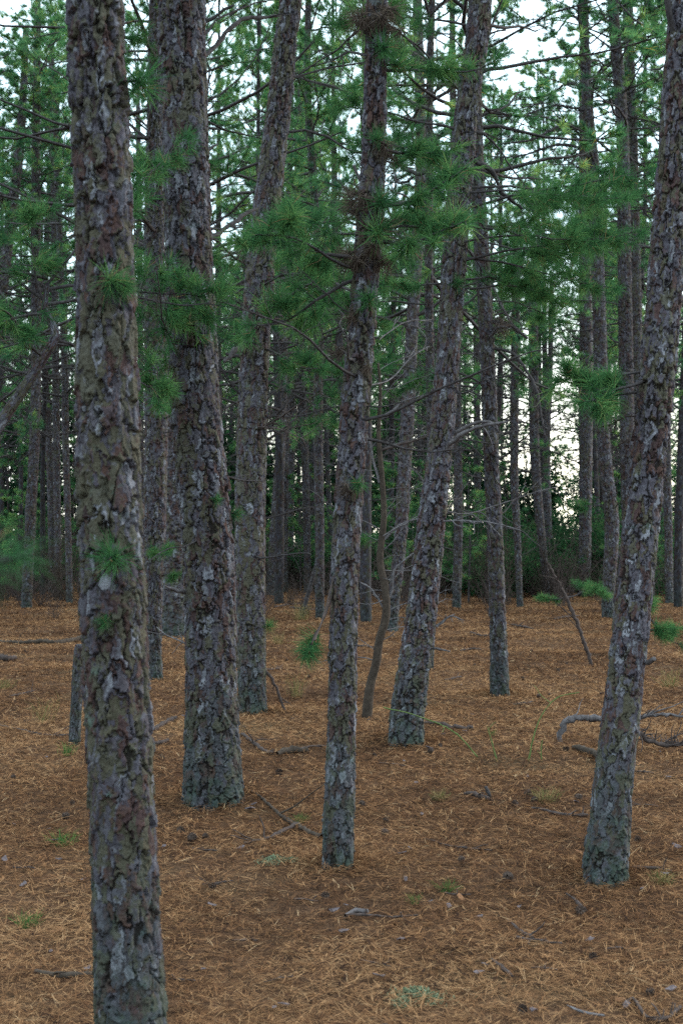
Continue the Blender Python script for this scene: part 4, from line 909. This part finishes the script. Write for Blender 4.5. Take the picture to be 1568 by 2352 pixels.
CPX = [(150, 1890), (165, 1862), (625, 1733), (418, 1922), (440, 1940), (370, 1755), (885, 1900), (1330, 1290 + 560), (860, 1740), (885, 1935), (1300, 1735), (1237, 1606), (1262, 1600), (1380, 1600), (1180, 1860), (1225, 1855), (1440, 1925), (1465, 1950), (1360, 2220), (745, 2075), (1330, 2100), (1210, 1840), (1060, 1990), (1165, 2030), (1200, 1560), (1300, 1530), (1245, 1470), (1090, 1530), (1420, 1560), (1400, 1500), (990, 1730), (710, 1560), (660, 1520), (830, 1860), (60, 1500), (110, 1420), (150, 1520), (30, 1800), (470, 1935), (1010, 1720), (640, 1790), (490, 2055), (1200, 2340), (1490, 2300), (880, 2400), (1260, 1500), (1310, 1470), (1220, 1500), (1280, 1545), (1195, 1470)]
for i, (px, py) in enumerate(CPX):
    g = G(px, py); o = ob('pine_cone', CONES[i % 3], None, (g[0], g[1], gzs(g[0], g[1]) + .030), (rf.uniform(1, 2.1), rf.uniform(-.4, .4), rf.uniform(0, 6)), rf.uniform(.5, .85))
    tag(o, 'dark open pine cone lying on the fallen needles', 'pine cone', 'pine cones on the needles')
for i in range(95):
    py = 1560 + 780 * rf.random() ** 1.1; px = rf.uniform(10, 1558); g = G(px, py)
    o = ob('bark_flake', CHIPS[i % 6 if i % 5 else i % 4], None, (g[0], g[1], gzs(g[0], g[1]) + .022), (rf.uniform(-.35, .35), rf.uniform(-.35, .35), rf.uniform(0, 6)), rf.uniform(.45, 1.1))
    tag(o, 'small curled bark flake lying on the fallen needles', 'bark flake', 'bark flakes on the needles')
for lab, px, py, s in (('pale pink flake of bark on the needles beside the grey curved branch', 575, 1878, 1.5), ('large curled bark flake at the swollen pine foot', 985, 1722, 1.5), ('orange flake of inner bark on the open needle floor', 1060, 2075, 1.2)):
    g = G(px, py); o = ob('bark_flake', CHIPS[4 if 'orange' in lab else 1], None, (g[0], g[1], gzs(g[0], g[1]) + .025), (.3, -.3, rf.uniform(0, 6)), s); tag(o, lab, 'bark flake')

def make_grass(seed, n, h, mat, lean=.5, w=.003, name='grass_tuft'):
    rng = np.random.default_rng(seed); mb = MB(); c = rng.normal(size=(n, 3)) * [.03, .03, 0]
    d = norm(rng.normal(size=(n, 3)) * [lean, lean, .05] + [0, 0, 1]); L = (h * rng.uniform(.5, 1.1, n))[:, None]; s = norm(np.cross(d, rng.normal(size=(n, 3)))) * w / 2
    m = c + d * L * .6; t = m + norm(d + rng.normal(size=(n, 3)) * [.6, .6, 0] - [0, 0, .5]) * L * .4; rd = np.repeat(rng.uniform(0, 1, n), 5)
    mb.add(np.stack([c - s, c + s, m + s, m - s, t], 1).reshape(-1, 3), np.arange(n)[:, None] * 5 + np.array([[0, 1, 2, 3]]), 0, rd); mb.f.append(np.arange(n)[:, None] * 5 + np.array([[3, 2, 4]])); mb.m.append(np.zeros(n))
    return mb.mesh(name, [mat])
GR = [make_grass(i, (70, 50, 40)[i], (.16, .22, .34)[i], M_GRASS, (.6, .5, .35)[i]) for i in range(3)]
SD = [make_grass(10 + i, (46, 60)[i], (.15, .18)[i], M_SEED, (.55, .8)[i], .003, 'pine_seedling') for i in range(2)]
for lab, px, py, me, s in (
        ('dry straw-coloured grass tuft in front of the rough pine foot', 680, 1600, GR[2], 1.2), ('dry grass tuft standing left of the broken stump', 100, 1660, GR[2], 1.1),
        ('pale yellow-green grass patch under the thin crooked pine', 690, 1425, GR[1], 2.6), ('grass tuft beside the row of dark branch pieces', 1255, 1850, GR[0], 1.0), ('small grass tuft on the open floor past the shaggy pine', 1010, 1845, GR[0], .7),
        ('yellowish grass tuft at the right edge below the blue-barked foot', 1520, 2035, GR[0], .7), ('green grass patch at the right edge past the leaning trunk', 1535, 1580, GR[1], 1.5), ('grass tuft near the left edge of the clearing', 10, 1585, GR[0], 1.2), ('wispy grass tuft past the short pale log', 640, 1480, GR[1], 1.4), ('thin grass tuft by the bare sapling foot', 915, 1560, GR[1], .9)):
    g = G(px, py); tag(ob('grass_tuft', me, None, (g[0], g[1], gzs(g[0], g[1])), (0, 0, rf.uniform(0, 6)), s), lab, 'grass tuft')
for lab, px, py, k, s in (
        ('green pine seedling beside the foot of the broken stump', 152, 1742, 0, 1.0), ('green pine seedling with an orange base left of the nearest trunk', 140, 1950, 1, .8), ('yellow-green seedling near the left edge of the foreground', 60, 2125, 1, .62),
        ('small green needle sprout on the open needle floor', 1025, 2050, 1, .55), ('low green sprout left of the open-floor needle sprout', 950, 2078, 0, .5), ('tiny green sprout beside the grey curved branch', 690, 1900, 1, .5), ('tiny green sprout at the foot of the swollen pine', 1130, 1690, 0, .5)):
    g = G(px, py); tag(ob('pine_seedling', SD[k], None, (g[0], g[1], gzs(g[0], g[1])), (0, 0, rf.uniform(0, 6)), s), lab, 'seedling')
def make_lichen(seed):
    rng = np.random.default_rng(seed); mb = MB(); n = 900
    c = rng.normal(size=(n, 3)) * [.05, .035, 0]; c[:, 2] = .030 * np.exp(-(c[:, 0] ** 2 / .004 + c[:, 1] ** 2 / .002)) * rng.uniform(.3, 1, n)
    d = norm(rng.normal(size=(n, 3)) + [0, 0, .5]); s = norm(np.cross(d, rng.normal(size=(n, 3)))); L = .010 * rng.uniform(.5, 1.2, (n, 1))
    mb.add(np.stack([c, c + d * L + s * L * .4, c + d * L - s * L * .4], 1).reshape(-1, 3), np.arange(n * 3).reshape(-1, 3), 0, np.repeat(rng.uniform(0, 1, n), 3))
    return mb.mesh('lichen_clump', [M_LICHEN])
LI = [make_lichen(1), make_lichen(2)]
for lab, px, py, s in (('pale green lichen clump in the near foreground', 958, 2302, 1.05), ('smaller lichen clump left of the near pale green one', 925, 2318, .6), ('pale lichen clump on the needles left of the shaggy pine foot', 628, 1987, .9), ('second lichen clump close to the shaggy pine foot', 672, 1990, .6)):
    g = G(px, py); tag(ob('lichen_clump', LI[0 if s > .7 else 1], None, (g[0], g[1], gzs(g[0], g[1]) + .006), (0, 0, rf.uniform(0, 6)), s), lab, 'lichen')
for i, (lab, pts, pl) in enumerate((('green briar stem slanting in front of the swollen pine foot', [(880, 1625, 3), (960, 1645, 3), (1040, 1680, 3), (1095, 1738, 4)], (1095, 1742)), ('arched green briar stem on the open clearing', [(1213, 1750, 4), (1225, 1690, 4), (1245, 1640, 3), (1280, 1602, 3), (1330, 1590, 2)], (1213, 1752)),
                                   ('short green briar shoot left of the arched one', [(1140, 1748, 4), (1132, 1715, 3), (1118, 1668, 2)], (1140, 1750)), ('upright green shoot right of the arched briar stem', [(1243, 1752, 3), (1242, 1725, 3), (1244, 1700, 2)], (1243, 1754)))):
    stick(lab, pts, M_BRIAR, 1, 400 + i, plane=pl, n=5, name='briar_stem', cat='briar')

# ------------------------------------------------------------------ light
SUN_AZ, SUN_EL = 64.0, 15.0
w = bpy.data.worlds.new('World'); SC.world = w; w.use_nodes = True
nt = w.node_tree; nt.nodes.clear(); L = nt.links.new
out = nt.nodes.new('ShaderNodeOutputWorld'); bg = nt.nodes.new('ShaderNodeBackground'); bg.inputs['Strength'].default_value = .15
sky = nt.nodes.new('ShaderNodeTexSky'); sky.sky_type = 'NISHITA'; sky.sun_disc = False
sky.sun_elevation = R(SUN_EL); sky.sun_rotation = R(SUN_AZ); sky.air_density = 1.0; sky.dust_density = 3.0; sky.ozone_density = 1.0
tc = nt.nodes.new('ShaderNodeTexCoord'); cn = nt.nodes.new('ShaderNodeTexNoise'); cn.inputs['Scale'].default_value = 1.6; cn.inputs['Detail'].default_value = 5
L(tc.outputs['Generated'], cn.inputs['Vector'])
dp = nt.nodes.new('ShaderNodeVectorMath'); dp.operation = 'DOT_PRODUCT'; L(tc.outputs['Generated'], dp.inputs[0])
dp.inputs[1].default_value = (math.sin(R(11)), math.cos(R(11)), .05)                              # the cloud is brightest over the evening side
sx_ = nt.nodes.new('ShaderNodeSeparateXYZ'); L(tc.outputs['Generated'], sx_.inputs[0])
warm = mix(nt, maprange(nt, dp.outputs['Value'], .75, 1.0), (7.6, 10.6, 12.2), (19., 18., 14.5))
cool = mix(nt, maprange(nt, sx_.outputs[2], .02, .22), warm, (7.6, 10.6, 12.2))
CLOUD = mix(nt, maprange(nt, sx_.outputs[2], .1, .9), cool, (16.0, 19.5, 21.5))                     # an overcast sky is brightest overhead
cl = mix(nt, maprange(nt, cn.outputs[0], .3, .7, .6, .9), sky.outputs[0], CLOUD)   # thin bright evening cloud over most of the sky
L(cl, bg.inputs['Color']); L(bg.outputs[0], out.inputs[0])
sd = bpy.data.lights.new('sun', 'SUN'); sd.energy = 1.9; sd.angle = R(40); sd.color = (1, .965, .93)
so = bpy.data.objects.new('sun', sd); COL.objects.link(so)
az, el = R(SUN_AZ), R(SUN_EL)
dv = Vector((math.sin(az) * math.cos(el), math.cos(az) * math.cos(el), math.sin(el)))
so.rotation_euler = dv.to_track_quat('Z', 'Y').to_euler()

vs = SC.view_settings
vs.view_transform = 'Standard'; vs.look = 'None'; vs.exposure = .78; vs.gamma = 1.0
SC.render.engine = 'CYCLES'
cy = SC.cycles
cy.max_bounces = 5; cy.diffuse_bounces = 1; cy.glossy_bounces = 2; cy.transmission_bounces = 2; cy.transparent_max_bounces = 4
cy.caustics_reflective = False; cy.caustics_refractive = False
cy.use_denoising = False
try:
    cy.denoiser = 'OPENIMAGEDENOISE'; cy.denoising_input_passes = 'RGB_ALBEDO_NORMAL'; cy.denoising_prefilter = 'ACCURATE'
except Exception: pass
